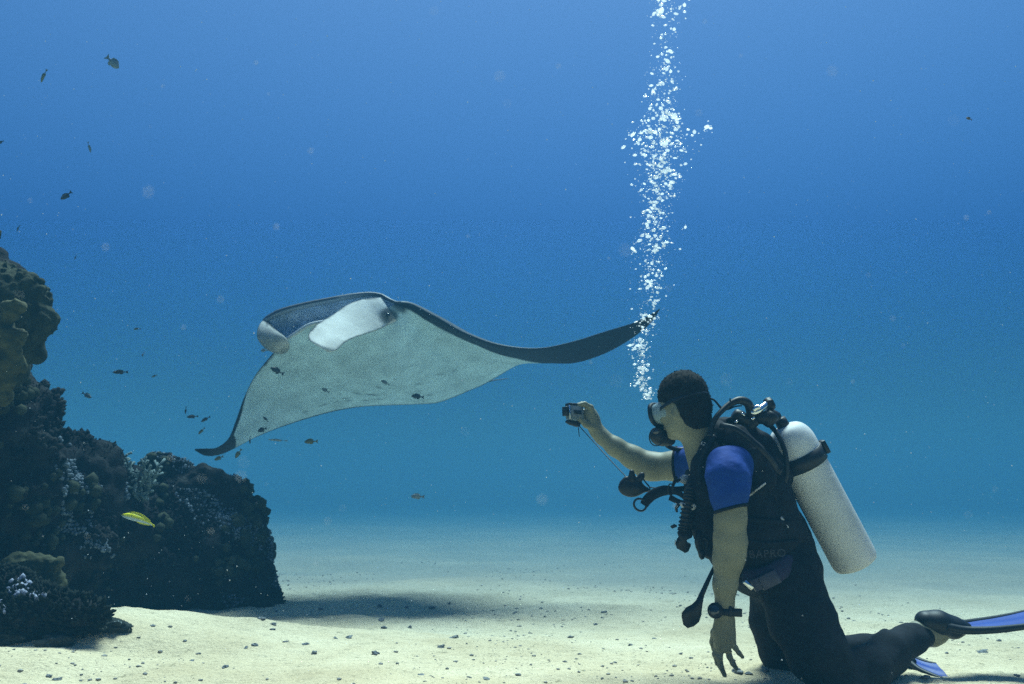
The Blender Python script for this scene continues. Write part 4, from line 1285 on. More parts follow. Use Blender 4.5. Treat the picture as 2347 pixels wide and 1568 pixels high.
# ------------------------------------------------------------------ tank, valve, first stage
def build_tank():
    root = empty("scuba_tank", W(1957, 1290, 3.46), "silver scuba cylinder strapped to the diver's back with a black cam band", "scuba tank")
    a, b = W(1795, 975, 3.46), W(1963, 1293, 3.46)
    L = np.linalg.norm(b - a); R = 0.0895
    prof = [(0.0, 0.018), (0.004, 0.030)]
    for q in range(1, 13):
        t = q / 12 * math.pi / 2
        prof.append((0.006 + 0.085 * (1 - math.cos(t)), 0.030 + (R - 0.030) * math.sin(t) ** 0.85))
    prof += [(0.12, R), (0.2, R), (0.35, R), (L - .035, R), (L - .018, R * .985), (L - .006, R * .93), (L, R * .80)]
    mesh_obj("cylinder", *lathe_geo(a, b, prof, 56), ALU, root)
    # cam band a third of the way down
    bandm = BLACK
    mesh_obj("cam_band", *lathe_geo(a, b, [(.120, R - .004), (.120, R + .006), (.178, R + .006), (.178, R - .004)], 56), bandm, root)
    ax = (b - a) / L
    u = np.cross(ax, (0, 1, 0)); u /= np.linalg.norm(u)
    if u[0] < 0: u = -u
    mesh_obj("band_buckle", *box_geo(a + ax * .148 + u * (R + .008) + np.array([0, -.02, 0]), ax, u, np.cross(ax, u), (.026, .008, .022)), bandm, root)
    # neck and valve
    n0 = a - ax * 0.030
    mesh_obj("neck", *lathe_geo(a + ax * .01, n0, [(0, .026), (.02, .024), (.04, .022)], 24), BLACK, root)
    v0, v1 = W(1770, 950, 3.44), W(1716, 948, 3.44)
    mesh_obj("valve_body", *lathe_geo(W(1784, 962, 3.45), W(1756, 944, 3.45), [(0, .02), (.01, .026), (.05, .024), (.06, .016)], 20), BLACK, root)
    valve = mesh_obj("valve", *merge(tube_geo(curve_px([(1720, 947, 3.38), (1732, 944, 3.38), (1744, 936, 3.39), (1756, 926, 3.41)], 12), [.010, .014, .011], 12),
                                     tube_geo(curve_px([(1726, 942, 3.37), (1733, 935, 3.37), (1742, 933, 3.37)], 8), [.008, .011, .009], 10)), CHROME, root)
    # black fluted hand wheel
    k0, k1 = W(1754, 931, 3.43), W(1776, 920, 3.43)
    V, F = lathe_geo(k0, k1, [(0, .012), (.004, .021), (.018, .024), (.032, .021), (.036, .010)], 24)
    axk = (k1 - k0) / np.linalg.norm(k1 - k0)
    q = V - k0; al = (q @ axk)[:, None] * axk; ra = q - al
    rep = np.tile(1 + 0.13 * (np.arange(24) % 4 < 2), len(V) // 24)
    V = k0 + al + ra * rep[:, None]
    mesh_obj("hand_wheel", V, F, BLACK, root)
    return a, ax
tank_a, tank_ax = build_tank()

def build_regulator():
    root = empty("regulator", W(1730, 965, 3.40), "black regulator with its mouthpiece in the diver's mouth, hosed to the tank valve", "regulator")
    # first stage body
    g = merge(lathe_geo(W(1680, 948, 3.40), W(1722, 972, 3.40), [(0, .014), (.006, .024), (.03, .028), (.05, .024), (.075, .018)], 20),
              lathe_geo(W(1708, 985, 3.40), W(1745, 950, 3.41), [(0, .010), (.01, .020), (.05, .022), (.07, .018), (.08, .01)], 20),
              lathe_geo(W(1730, 960, 3.40), W(1772, 955, 3.40), [(0, .014), (.01, .022), (.04, .026), (.06, .024), (.075, .016)], 20),
              lathe_geo(W(1752, 975, 3.40), W(1775, 945, 3.40), [(0, .014), (.01, .026), (.05, .028), (.06, .02)], 20),
              lathe_geo(W(1700, 968, 3.41), W(1722, 1010, 3.41), [(0, .018), (.02, .026), (.05, .024), (.07, .014)], 18))
    fs = mesh_obj("first_stage", *g, BLACK, root)
    for (x0, y0, x1, y1, r) in [(1684, 970, 1694, 961, .005), (1700, 946, 1705, 952, .006), (1690, 978, 1702, 974, .0045), (1722, 962, 1728, 958, .005)]:
        mesh_obj("chrome_fitting", *lathe_geo(W(x0, y0, 3.365), W(x1, y1, 3.365), [(0, r * .7), (.002, r), (.012, r), (.016, r * .7)], 12), CHROME, fs)
    # hose over the shoulder down into the vest
    mesh_obj("hose", *tube_geo(curve_px([(1722, 965, 3.40), (1720, 940, 3.39), (1712, 923, 3.38), (1692, 918, 3.37), (1668, 930, 3.36), (1645, 952, 3.34), (1632, 975, 3.33), (1626, 1000, 3.32)], 40), [px_r(11, 3.4), px_r(10, 3.4), px_r(6, 3.4), px_r(6.5, 3.4)], 12), BLACK, root)
    mesh_obj("hose", *tube_geo(curve_px([(1765, 975, 3.42), (1785, 1000, 3.37), (1800, 1040, 3.34), (1803, 1085, 3.33), (1792, 1120, 3.33)], 34), px_r(5.5, 3.4), 12), BLACK, root)
    mesh_obj("hose", *tube_geo(curve_px([(1690, 955, 3.42), (1665, 965, 3.44), (1640, 985, 3.50), (1600, 1010, 3.60), (1565, 1030, 3.62), (1535, 1025, 3.60), (1522, 1012, 3.56)], 40), px_r(5.5, 3.4), 12), BLACK, root)
    # second stage in front of the mouth
    c, fw, sd_, up = D['c'], D['fw'], D['sd'], D['up']
    m0 = W(1533, 990, 3.50)
    ctr = W(1513, 1001, 3.49)
    F_ = Field(ctr - .09, ctr + .09, 0.004)
    A = np.array([[-0.95, 0.25, -0.1], [0.25, 0.95, 0], [0, 0, 1]]); A = A / np.linalg.norm(A, axis=1)[:, None]
    F_.blob(W(1510, 1000, 3.48), (.036, .042, .037), A, 0.0)
    F_.blob(W(1527, 1010, 3.48), (.036, .034, .022), A, 0.012)
    F_.limb(W(1520, 992, 3.49), W(1545, 985, 3.52), .020, .018, 0.010)
    V, F = F_.mesh(); V = relax(V, F, 1)
    ss = mesh_obj("second_stage", V, F, BLACK, root)
    V, F = ico_geo(3)
    mesh_obj("purge_button", W(1506, 989, 3.452) + V * np.array([.017, .012, .015]), F, new_mat("glossy_black", (0.02, 0.022, 0.03), 0.08, spec=0.8), ss)
    mesh_obj("cover_ring", *tube_geo(np.array([W(1504 + 20 * math.cos(t) * 0.8, 1002 + 20 * math.sin(t), 3.445 + .004 * math.cos(t)) for t in np.linspace(0, 2 * math.pi, 30)]), .0022, 6, cap=False), BLACK, ss)
build_regulator()

def build_mask():
    root = empty("dive_mask", W(1493, 945, 3.55), "clear skirted dive mask with a black frame on the diver's face", "dive mask")
    c, fw, sd_, up = D['c'], D['fw'], D['sd'], D['up']
    SK = bpy.data.materials.new("clear_silicone"); SK.use_nodes = True
    nt = SK.node_tree; b = nt.nodes["Principled BSDF"]
    b.inputs["Base Color"].default_value = (0.26, 0.34, 0.38, 1); b.inputs["Roughness"].default_value = 0.2
    b.inputs["Transmission Weight"].default_value = 0.25; b.inputs["IOR"].default_value = 1.12; b.inputs["Subsurface Weight"].default_value = 0.0
    b.inputs["Specular IOR Level"].default_value = 0.5
    # skirt: a loft from the lens frame to the face
    o = c - up * 0.035
    def oval(dist, a_, b_, dz=0, n=40):
        t = np.linspace(0, 2 * math.pi, n, endpoint=False)
        ca, sa = np.cos(t), np.sin(t)
        ca = np.sign(ca) * np.abs(ca) ** 0.75; sa = np.sign(sa) * np.abs(sa) ** 0.75
        wrap = -0.045 * (ca ** 2) * (1 if dist < 0.10 else 0.25)
        return np.array([o + fw * (dist + w_) + sd_ * a_ * x + up * (b_ * y + dz) for x, y, w_ in zip(ca, sa, wrap)])
    rings = [oval(.066, .070, .050), oval(.082, .073, .050), oval(.098, .072, .046), oval(.112, .070, .041), oval(.120, .070, .040)]
    V = np.concatenate(rings); n = 40
    F = [(k * n + j, k * n + (j + 1) % n, (k + 1) * n + (j + 1) % n, (k + 1) * n + j) for k in range(len(rings) - 1) for j in range(n)]
    sk = mesh_obj("skirt", V, F, SK, root)
    so = sk.modifiers.new("thick", 'SOLIDIFY'); so.thickness = 0.003
    fr = oval(.122, .071, .042, n=40); fr = np.concatenate([fr, fr[:1]])
    mesh_obj("frame", *tube_geo(fr, .0095, 10, cap=False), BLACK, root)
    t = oval(.124, .066, .038, n=40)
    GL = bpy.data.materials.new("mask_glass"); GL.use_nodes = True
    b = GL.node_tree.nodes["Principled BSDF"]; b.inputs["Roughness"].default_value = 0.03; b.inputs["IOR"].default_value = 1.2
    b.inputs["Base Color"].default_value = (0.8, 0.92, 0.95, 1); b.inputs["Transmission Weight"].default_value = 0.9
    V = np.concatenate([t, [t.mean(0)], t + fw * .003, [t.mean(0) + fw * .003]])
    F = [(j, (j + 1) % 40, 40) for j in range(40)] + [((j + 1) % 40 + 41, j + 41, 81) for j in range(40)]
    mesh_obj("lens", V, F, GL, root)
    # strap round the back of the head
    n = 60
    a = np.linspace(-math.pi * 0.80, math.pi * 0.80, n)
    P = np.array([c - up * (0.026 - 0.012 * math.cos(t)) - fw * (0.105 * math.cos(t)) + sd_ * 0.091 * math.sin(t) for t in a])
    P = np.array([c - fw * (0.108 * math.cos(t)) + sd_ * (0.0850 * math.sin(t)) - up * (0.020 - 0.018 * math.cos(t)) for t in a])
    mesh_obj("strap", *tube_geo(P, .0085, 8, flat=0.22, up=tuple(-fw)), new_mat("mask_strap", (0.008, 0.010, 0.018), 0.6), root)
    e = c - up * 0.03 + fw * 0.055 - sd_ * (0.08 if (sd_[1] > 0) else -0.08)
    # loose end of the strap trailing behind
    mesh_obj("strap_tail", *tube_geo(curve_px([(1612, 920, 3.40), (1628, 914, 3.38), (1640, 920, 3.37), (1652, 934, 3.36), (1668, 938, 3.36), (1684, 932, 3.36), (1700, 930, 3.36)], 34), [.006, .009, .011, .008, .006], 8, flat=0.4, up=(0, 0.3, 1)), NYLON, root)
    mesh_obj("strap_tip", *tube_geo(curve_px([(1672, 936, 3.36), (1674, 924, 3.36), (1673, 912, 3.36)], 6), [.008, .006, .0015], 6, flat=0.5), NYLON, root)
build_mask()

def build_small_gear():
    # action camera in a clear housing
    root = empty("action_camera", W(1312, 958, 3.70), "small action camera in a clear housing held up between finger and thumb", "camera")
    CL = bpy.data.materials.new("housing_plastic"); CL.use_nodes = True
    b = CL.node_tree.nodes["Principled BSDF"]; b.inputs["Base Color"].default_value = (0.20, 0.24, 0.26, 1); b.inputs["Roughness"].default_value = 0.12
    b.inputs["Transmission Weight"].default_value = 0.35; b.inputs["IOR"].default_value = 1.1
    yaw = math.radians(28)
    ax = np.array([math.cos(yaw), math.sin(yaw), 0]); ay = np.array([math.sin(yaw), -math.cos(yaw), 0]); az = np.array([-.05, 0, 1.0]); az /= np.linalg.norm(az)
    c = W(1317, 946, 3.70)
    mesh_obj("housing", *box_geo(c, ax, ay, az, (.034, .019, .030)), CL, root)
    mesh_obj("camera_body", *box_geo(c + ay * .0185, ax, ay, az, (.026, .002, .020)), new_mat("camera_grey", (0.16, 0.18, 0.19), 0.4), root)
    mesh_obj("screen_panel", *box_geo(c + ay * .0215 + ax * .002, ax, ay, az, (.018, .0015, .008)), BLACK, root)
    mesh_obj("top_latch", *box_geo(c + az * .033 + ax * .002, ax, ay, az, (.035, .018, .005)), BLACK, root)
    mesh_obj("edge_trim", *box_geo(c - ax * .035 + ay * .018, ax, ay, az, (.0022, .0022, .029)), CHROME, root)
    mesh_obj("front_port", *box_geo(c - ax * .041 - az * -.004 + ay * -.004, ax, ay, az, (.008, .016, .019)), BLACK, root)
    mesh_obj("mount_foot", *tube_geo(curve_px([(1296, 966, 3.68), (1306, 968, 3.68), (1322, 972, 3.69), (1330, 974, 3.69)], 10), [.004, .011, .013, .006], 8, flat=0.7), BLACK, root)
    mesh_obj("strap_end", *tube_geo(curve_px([(1325, 973, 3.68), (1326, 985, 3.68), (1328, 1001, 3.68)], 8), [.0016, .0022, .0014], 6), BLACK, root)
    # lanyard and retractor
    root = empty("retractor_reel", W(1450, 1130, 3.42), "black reel off the diver's chest with a thin cord up to the camera", "reel")
    F_ = Field(W(1400, 1160, 3.42) - .06, W(1500, 1070, 3.42) + .06, 0.0038)
    F_.blob(W(1447, 1118, 3.42), (.050, .022, .036), k=0)
    for (x, y, r) in [(1430, 1108, .016), (1427, 1118, .014), (1436, 1100, .014), (1446, 1097, .012), (1462, 1100, .014), (1469, 1094, .014), (1472, 1088, .010)]:
        F_.blob(W(x, y, 3.42), (r, r * .8, r), k=0.008)
    F_.limb(W(1449, 1098, 3.42), W(1448, 1082, 3.42), .016, .010, 0.006)
    F_.limb(W(1462, 1120, 3.42), W(1482, 1122, 3.42), .022, .010, 0.01)
    V, F = F_.mesh(); mesh_obj("reel_body", V, F, BLACK, root)
    mesh_obj("cord", *tube_geo(curve_px([(1327, 976, 3.68), (1360, 1012, 3.62), (1400, 1056, 3.52), (1440, 1098, 3.43)], 24), .0020, 6), BLACK, root)
    mesh_obj("tether", *merge(tube_geo(curve_px([(1472, 1095, 3.42), (1480, 1106, 3.42), (1489, 1117, 3.42), (1489, 1124, 3.42)], 10), .003, 6),
                              tube_geo(curve_px([(1488, 1117, 3.42), (1510, 1119, 3.40), (1530, 1119, 3.36)], 8), .0022, 6)), BLACK, root)
    mesh_obj("swivel", *tube_geo(curve_px([(1480, 1122, 3.42), (1492, 1126, 3.42), (1502, 1130, 3.41)], 6), [.005, .004, .006], 8), GREYP, root)
    # webbing handle with the wire loop
    root = empty("wrist_lanyard", W(1500, 1150, 3.38), "black webbing lanyard ending in an open loop, hanging off the vest below the reel", "lanyard")
    mesh_obj("webbing", *tube_geo(curve_px([(1578, 1148, 3.31), (1552, 1128, 3.34), (1525, 1124, 3.37), (1500, 1132, 3.38), (1484, 1145, 3.39), (1476, 1158, 3.39)], 36), [.006, .012, .020, .021, .020, .017], 10, flat=0.5), NYLON, root)
    mesh_obj("webbing", *tube_geo(curve_px([(1535, 1140, 3.36), (1555, 1150, 3.34), (1580, 1160, 3.31)], 12), [.012, .010, .012], 8, flat=0.5), NYLON, root)
    a = np.linspace(0, 2 * math.pi, 30)
    mesh_obj("loop", *tube_geo(np.array([W(1467 + 14 * math.cos(t) - 2 * math.sin(t), 1157 - 14 * math.sin(t), 3.39) for t in a]), .0042, 8, cap=False), BLACK, root)
    mesh_obj("hook", *tube_geo(curve_px([(1566, 1150, 3.31), (1556, 1156, 3.31), (1550, 1165, 3.31), (1552, 1174, 3.31)], 10), [.008, .007, .004], 8), BLACK, root)
    # gauge console on its hose
    root = empty("gauge_console", W(1590, 1420, 3.12), "black paddle shaped gauge console hanging on a hose in front of the diver's arm", "gauge")
    V, F = slab_px([(1600, 1366), (1607, 1363), (1613, 1370), (1610, 1388), (1607, 1412), (1602, 1426), (1590, 1436), (1576, 1440), (1566, 1432), (1562, 1414), (1563, 1404), (1573, 1392), (1586, 1385), (1595, 1376)], 3.12, 0.030, 0.012)
    mesh_obj("console", V, F, BLACK, root)
    mesh_obj("hose", *tube_geo(curve_px([(1606, 1368, 3.135), (1616, 1346, 3.15), (1630, 1315, 3.19), (1645, 1285, 3.25), (1655, 1262, 3.31)], 24), [px_r(6.5, 3.1), px_r(4.6, 3.1), px_r(4.8, 3.1)], 10), BLACK, root)
    # dive watch
    root = empty("dive_watch", W(1660, 1400, 3.17), "chunky black dive watch on the wrist of the hanging arm", "watch")
    a = np.linspace(0, 2 * math.pi, 40)
    P = np.array([W(1661, 1400, 3.17) + np.array([.0335 * math.cos(t), .0325 * math.sin(t), -.004 * math.cos(t)]) for t in a])
    mesh_obj("watch_strap", *tube_geo(P, .0135, 8, flat=0.30, up=(1, 0, 0), cap=False), BLACK, root)
    mesh_obj("watch_case", *lathe_geo(W(1641, 1400, 3.155), W(1636, 1399, 3.130), [(0, .024), (.004, .0275), (.012, .028), (.018, .025), (.019, .021)], 28), BLACK, root)
    mesh_obj("watch_glass", *lathe_geo(W(1637, 1399, 3.137), W(1635.6, 1399, 3.128), [(0, .018), (.0035, .018), (.005, .012)], 24), new_mat("watch_face", (0.015, 0.02, 0.03), 0.08, spec=0.8), root)
    mesh_obj("strap_tail", *box_geo(W(1686, 1404, 3.145), (1, 0, -.05), (0, -1, 0), (.05, 0, 1), (.022, .006, .014)), BLACK, root)
    mesh_obj("strap_keeper", *box_geo(W(1674, 1402, 3.137), (1, 0, -.05), (0, -1, 0), (.05, 0, 1), (.006, .005, .017)), BLACK, root)
build_small_gear()

def build_fins():
    def fin(name, label, path, widths, thick, pocket, stripe, tilt=0.05):
        """blade along path (px,py,d); its width lies in the depth direction, ribs on both edges"""
        root = empty(name, W(*path[0]), label, "fin", "blue and black swim fins worn by the diver")
        n = 40
        C = curve_px(path, n)
        t = np.linspace(0, 1, n)
        w = np.interp(t, np.linspace(0, 1, len(widths)), widths)
        th = np.interp(t, [0, .15, 1], [thick * 1.6, thick, thick * .35])
        T = np.gradient(C, axis=0); T /= np.linalg.norm(T, axis=1)[:, None]
        lat = np.array([0.10, 0.97, tilt]); lat /= np.linalg.norm(lat)
        up = np.cross(T, lat); up /= np.linalg.norm(up, axis=1)[:, None]
        up *= np.where(up[:, 2] < 0, -1, 1)[:, None]
        m = 15
        s = np.linspace(-1, 1, m)
        V = []
        for sgn in (1, -1):
            prof = (0.6 + 0.4 * np.cos(s * math.pi * 2)) 
            V.append((C[:, None] + lat * (w[:, None] * s[None])[..., None] + up[:, None] * (sgn * th[:, None] * prof[None] * .5)[..., None]).reshape(-1, 3))
        F = [tuple(q) for q in grid_faces(n, m)] + [tuple(q + n * m) for q in grid_faces(n, m, True)]
        side = [(k * m, (k + 1) * m, (k + 1) * m + n * m, k * m + n * m) for k in range(n - 1)] + [(k * m + m - 1, k * m + m - 1 + n * m, (k + 1) * m + m - 1 + n * m, (k + 1) * m + m - 1) for k in range(n - 1)]
        end = [((n - 1) * m + j, (n - 1) * m + j + 1, (n - 1) * m + j + 1 + n * m, (n - 1) * m + j + n * m) for j in range(m - 1)]
        mesh_obj("blade", np.concatenate(V), F + side + end, stripe, root)
        for sg in (-1, 1):
            P = C + lat * (w * sg)[:, None]
            mesh_obj("rib", *tube_geo(P, [thick * .9, thick * .7, thick * .3], 8), BLACK, root)
        f = Field(*pocket[0], 0.007)
        for q in pocket[1]: f.chain(q, 0.02, squash=((0, 1, 0), 1.15))
        V, F = f.mesh(); V = relax(V, F, 1)
        mesh_obj("foot_pocket", V, F, BLACK, root)
    bl = new_mat("fin_blue", (0.008, 0.035, 0.22), 0.5, (8, 3), (30, .2, .002), col2=(0.012, 0.05, 0.28))
    bb = (W(2080, 1500, 3.5) - np.array([.05, .25, .05]), W(2290, 1370, 3.5) + np.array([.05, .25, .05]))
    fin("swim_fin", "raised blue and black swim fin running out of the right edge",
        [(2160, 1432, 3.47), (2200, 1438, 3.47), (2260, 1434, 3.48), (2330, 1424, 3.50), (2400, 1408, 3.52), (2480, 1385, 3.54)], [.045, .060, .085, .10, .11, .11], .020,
        (bb, [[(2122, 1424, 3.47, 24), (2150, 1428, 3.47, 27), (2185, 1438, 3.47, 24), (2215, 1438, 3.47, 12)]]), bl)
    bb = (W(2000, 1580, 3.6) - np.array([.05, .25, .05]), W(2150, 1440, 3.6) + np.array([.05, .25, .08]))
    fin("swim_fin", "blue swim fin of the far foot lying flat on the sand under the near calf",
        [(2068, 1500, 3.62), (2090, 1518, 3.58), (2120, 1530, 3.54), (2146, 1538, 3.50), (2163, 1540, 3.48)], [.05, .07, .08, .08, .08], .016,
        (bb, [[(2045, 1484, 3.66, 22), (2065, 1500, 3.62, 20), (2088, 1516, 3.58, 12)]]), bl, 0.22)
build_fins()
# ------------------------------------------------------------------ fish, bubbles, rubble, drifting specks
def fish_mesh(name, L, Hh, Wd, tailf=0.22, tone=None, mat=None, curve=0.0, fins=True):
    """returns body and fin geometry, nose towards -x, centred"""
    n, m = 22, 14
    t = np.linspace(0, 1, n)
    x = (t - 0.45) * L
    prof = np.interp(t, [0, .06, .2, .4, .6, .8, .88, 1.0], [.06, .35, .82, 1, .85, .42, .26, .20])
    wid = np.interp(t, [0, .06, .2, .4, .6, .8, .9, 1.0], [.06, .5, .95, 1, .75, .35, .15, .04])
    a = np.linspace(0, 2 * math.pi, m, endpoint=False)
    yb = curve * L * (t - .4) ** 2
    V = np.stack([np.repeat(x, m), (yb[:, None] + wid[:, None] * Wd / 2 * np.sin(a)[None]).ravel(), (prof[:, None] * Hh / 2 * np.cos(a)[None]).ravel()], 1)
    F = [(k * m + j, k * m + (j + 1) % m, (k + 1) * m + (j + 1) % m, (k + 1) * m + j) for k in range(n - 1) for j in range(m)]
    F += [tuple(range(m))[::-1], tuple(range((n - 1) * m, n * m))]
    def fin(outline, y0):
        P = np.array([[p[0] * L, y0 + s * 0.006 * L, p[1] * Hh] for s in (-1, 1) for p in outline]); k = len(outline)
        return P, [tuple(range(k)), tuple(range(k, 2 * k))[::-1]] + [(j, j + k, (j + 1) % k + k, (j + 1) % k) for j in range(k)]
    yt = yb[-1]
    tail = fin([(.50, .10), (.58, .24), (.72, .46), (.69, .15), (.665, 0), (.69, -.15), (.72, -.46), (.58, -.24), (.50, -.10)], yt)
    dors = fin([(-.22, .42), (-.10, .62), (.10, .66), (.30, .50), (.36, .28), (.20, .30), (0, .40)], 0)
    anal = fin([(.05, -.44), (.16, -.62), (.30, -.52), (.36, -.26), (.22, -.30)], 0)
    return (V, F), tail, dors, anal

FM = {
    'dark': new_mat("fish_dark", (0.025, 0.03, 0.035), 0.5, (20, 3), col2=(0.06, 0.07, 0.08)),
    'grey': new_mat("fish_grey", (0.13, 0.17, 0.19), 0.5, (14, 3), col2=(0.22, 0.26, 0.27)),
    'olive': new_mat("fish_olive", (0.10, 0.11, 0.06), 0.5, (14, 3), col2=(0.22, 0.21, 0.10)),
    'pale': new_mat("fish_pale", (0.32, 0.40, 0.40), 0.4, (14, 3), col2=(0.45, 0.50, 0.45)),
    'brown': new_mat("fish_brown", (0.11, 0.07, 0.04), 0.5, (14, 3), col2=(0.20, 0.13, 0.07)),
}
def add_fish(px, py, d, len_px, hratio, ang, face, mat, label, group, name="reef_fish", curve=0.0, head_on=0.0):
    L = px_r(len_px, d) / 1.17
    (b, tl, do, an) = fish_mesh(name, L, L * hratio, L * hratio * 0.45, curve=curve)
    root = empty(name, W(px, py, d), label, "fish", group)
    R = Matrix.Rotation(-ang, 4, 'Y') if False else None
    ca, sa = math.cos(ang), math.sin(ang)
    ch, sh = math.cos(head_on), math.sin(head_on)
    def place(V):
        V = np.asarray(V, float).copy()
        V[:, 0] -= 0.12 * L
        if face > 0: V[:, 0] *= -1
        x, y, z = V[:, 0] * ch - V[:, 1] * sh, V[:, 0] * sh + V[:, 1] * ch, V[:, 2]
        X = x * ca - z * sa; Z = x * sa + z * ca
        return np.stack([X, y, Z], 1) + np.array(root.location)
    def flipf(F): return [tuple(q[::-1]) for q in F] if face > 0 else F
    mesh_obj("body", place(b[0]), flipf(b[1]), mat, root)
    mesh_obj("tail_fin", place(tl[0]), flipf(tl[1]), mat, root, smooth=False)
    mesh_obj("dorsal_fin", place(do[0]), flipf(do[1]), mat, root, smooth=False)
    if len_px > 20: mesh_obj("anal_fin", place(an[0]), flipf(an[1]), mat, root, smooth=False)
    return root
G1, G2, G3 = "small reef fish in open water at the left", "small fish swimming under the manta ray", "small fish gathered round the manta's lower wing tip"
for a in [
    (258, 143, 4.6, 38, .55, -0.75, 1, 'grey', "broad grey fish high in the open water near the top left corner", G1),
    (100, 174, 5.0, 34, .24, 1.15, -1, 'olive', "slender fish swimming steeply downward at the top left edge", G1),
    (205, 338, 5.2, 26, .22, -1.35, 1, 'grey', "thin faint fish hanging almost upright below the broad grey fish", G1),
    (152, 449, 4.4, 30, .46, 0.75, -1, 'dark', "stocky dark fish midway down the left side above the knobbly coral", G1),
    (42, 523, 5.5, 16, .30, 1.2, -1, 'grey', "tiny faint fish at the left edge just above the reef", G1),
    (3, 326, 4.6, 14, .5, 0.4, -1, 'dark', "dark fish half cut off by the left edge of the frame", G1),
    (276, 853, 5.2, 38, .26, 0.0, -1, 'dark', "dark spindle shaped fish swimming level between the reef and the manta", G1),
    (199, 906, 5.6, 26, .40, -0.5, 1, 'grey', "faint grey fish beside the reef wall, below the spindle shaped one", G1),
    (314, 754, 6.0, 16, .35, 0.1, -1, 'olive', "tiny faint fish alone between the knobbly coral and the manta's head", G1),
    (328, 812, 6.2, 14, .3, 1.4, -1, 'grey', "tiny upright fish just above and right of the spindle shaped fish", G1),
    (354, 862, 6.0, 16, .3, 0.3, -1, 'olive', "tiny olive fish to the right of the spindle shaped fish", G1),
    (173, 590, 5.8, 12, .3, 1.1, -1, 'grey', "tiny speck of a fish in the blue beside the top of the knobbly coral", G1),
    (426, 941, 5.9, 18, .26, 1.5, -1, 'dark', "small upright fish at the left of the group by the wing tip", G3),
    (441, 955, 5.9, 26, .32, 0.12, -1, 'dark', "small level fish next to the upright one left of the manta's wing", G3),
    (471, 961, 5.9, 24, .32, 0.55, -1, 'dark', "small fish angled upward close to the manta's leading edge", G3),
    (462, 988, 5.9, 22, .28, 0.75, -1, 'olive', "small olive fish above the tip of the manta's lower wing", G3),
    (502, 1050, 5.9, 26, .34, 0.35, -1, 'olive', "olive fish directly under the manta's lower wing tip, over the boulder", G3),
    (546, 1040, 5.9, 26, .38, 0.95, -1, 'olive', "olive fish swimming downward just right of the lower wing tip", G3),
    (573, 1009, 5.9, 20, .2, 1.5, -1, 'dark', "thin upright fish just below the edge of the lower wing", G3),
    (712, 1012, 5.8, 34, .36, 0.02, -1, 'olive', "olive fish with a pale flank swimming level below the manta", G2),
    (636, 1009, 6.3, 44, .12, -0.05, -1, 'pale', "very slim pale fish under the lower wing, left of the olive one", G2),
    (957, 1138, 5.6, 32, .40, -0.05, -1, 'grey', "grey fish alone in open water over the sand, left of centre", G2),
    (635, 850, 5.7, 34, .40, -0.45, -1, 'dark', "dark fish against the manta's white belly near the mouth corner", G2),
    (957, 909, 6.3, 30, .40, -0.12, -1, 'dark', "dark humped fish near the rear edge of the manta's belly", G2),
    (883, 877, 6.3, 22, .36, -0.45, -1, 'grey', "small grey fish in front of the middle of the manta's belly", G2),
    (746, 895, 6.2, 20, .45, -0.5, -1, 'grey', "small stubby fish in front of the left half of the manta's belly", G2),
    (609, 961, 6.0, 18, .32, -0.7, -1, 'dark', "small dark fish over the lower wing near its rear edge", G2),
    (601, 985, 6.0, 24, .46, 0.3, -1, 'dark', "dark striped fish at the rear edge of the lower wing", G2),
    (606, 803, 5.6, 18, .45, 0.1, -1, 'grey', "small grey fish just below the manta's left mouth lobe", G2),
    (410, 1104, 5.3, 14, .5, 0.2, 1, 'dark', "little dark fish perched over the soft coral", G1),
    (2221, 272, 4.2, 15, .5, -0.3, -1, 'brown', "tiny brown fish alone in the open water at the upper right", "lone fish at the right"),
]:
    if a[0] == 410: a = (405 - 0, 1098) + a[2:]
    add_fish(*a[:7], FM[a[7]], a[8], a[9], curve=rng.uniform(-.3, .3), head_on=rng.uniform(-.35, .35))
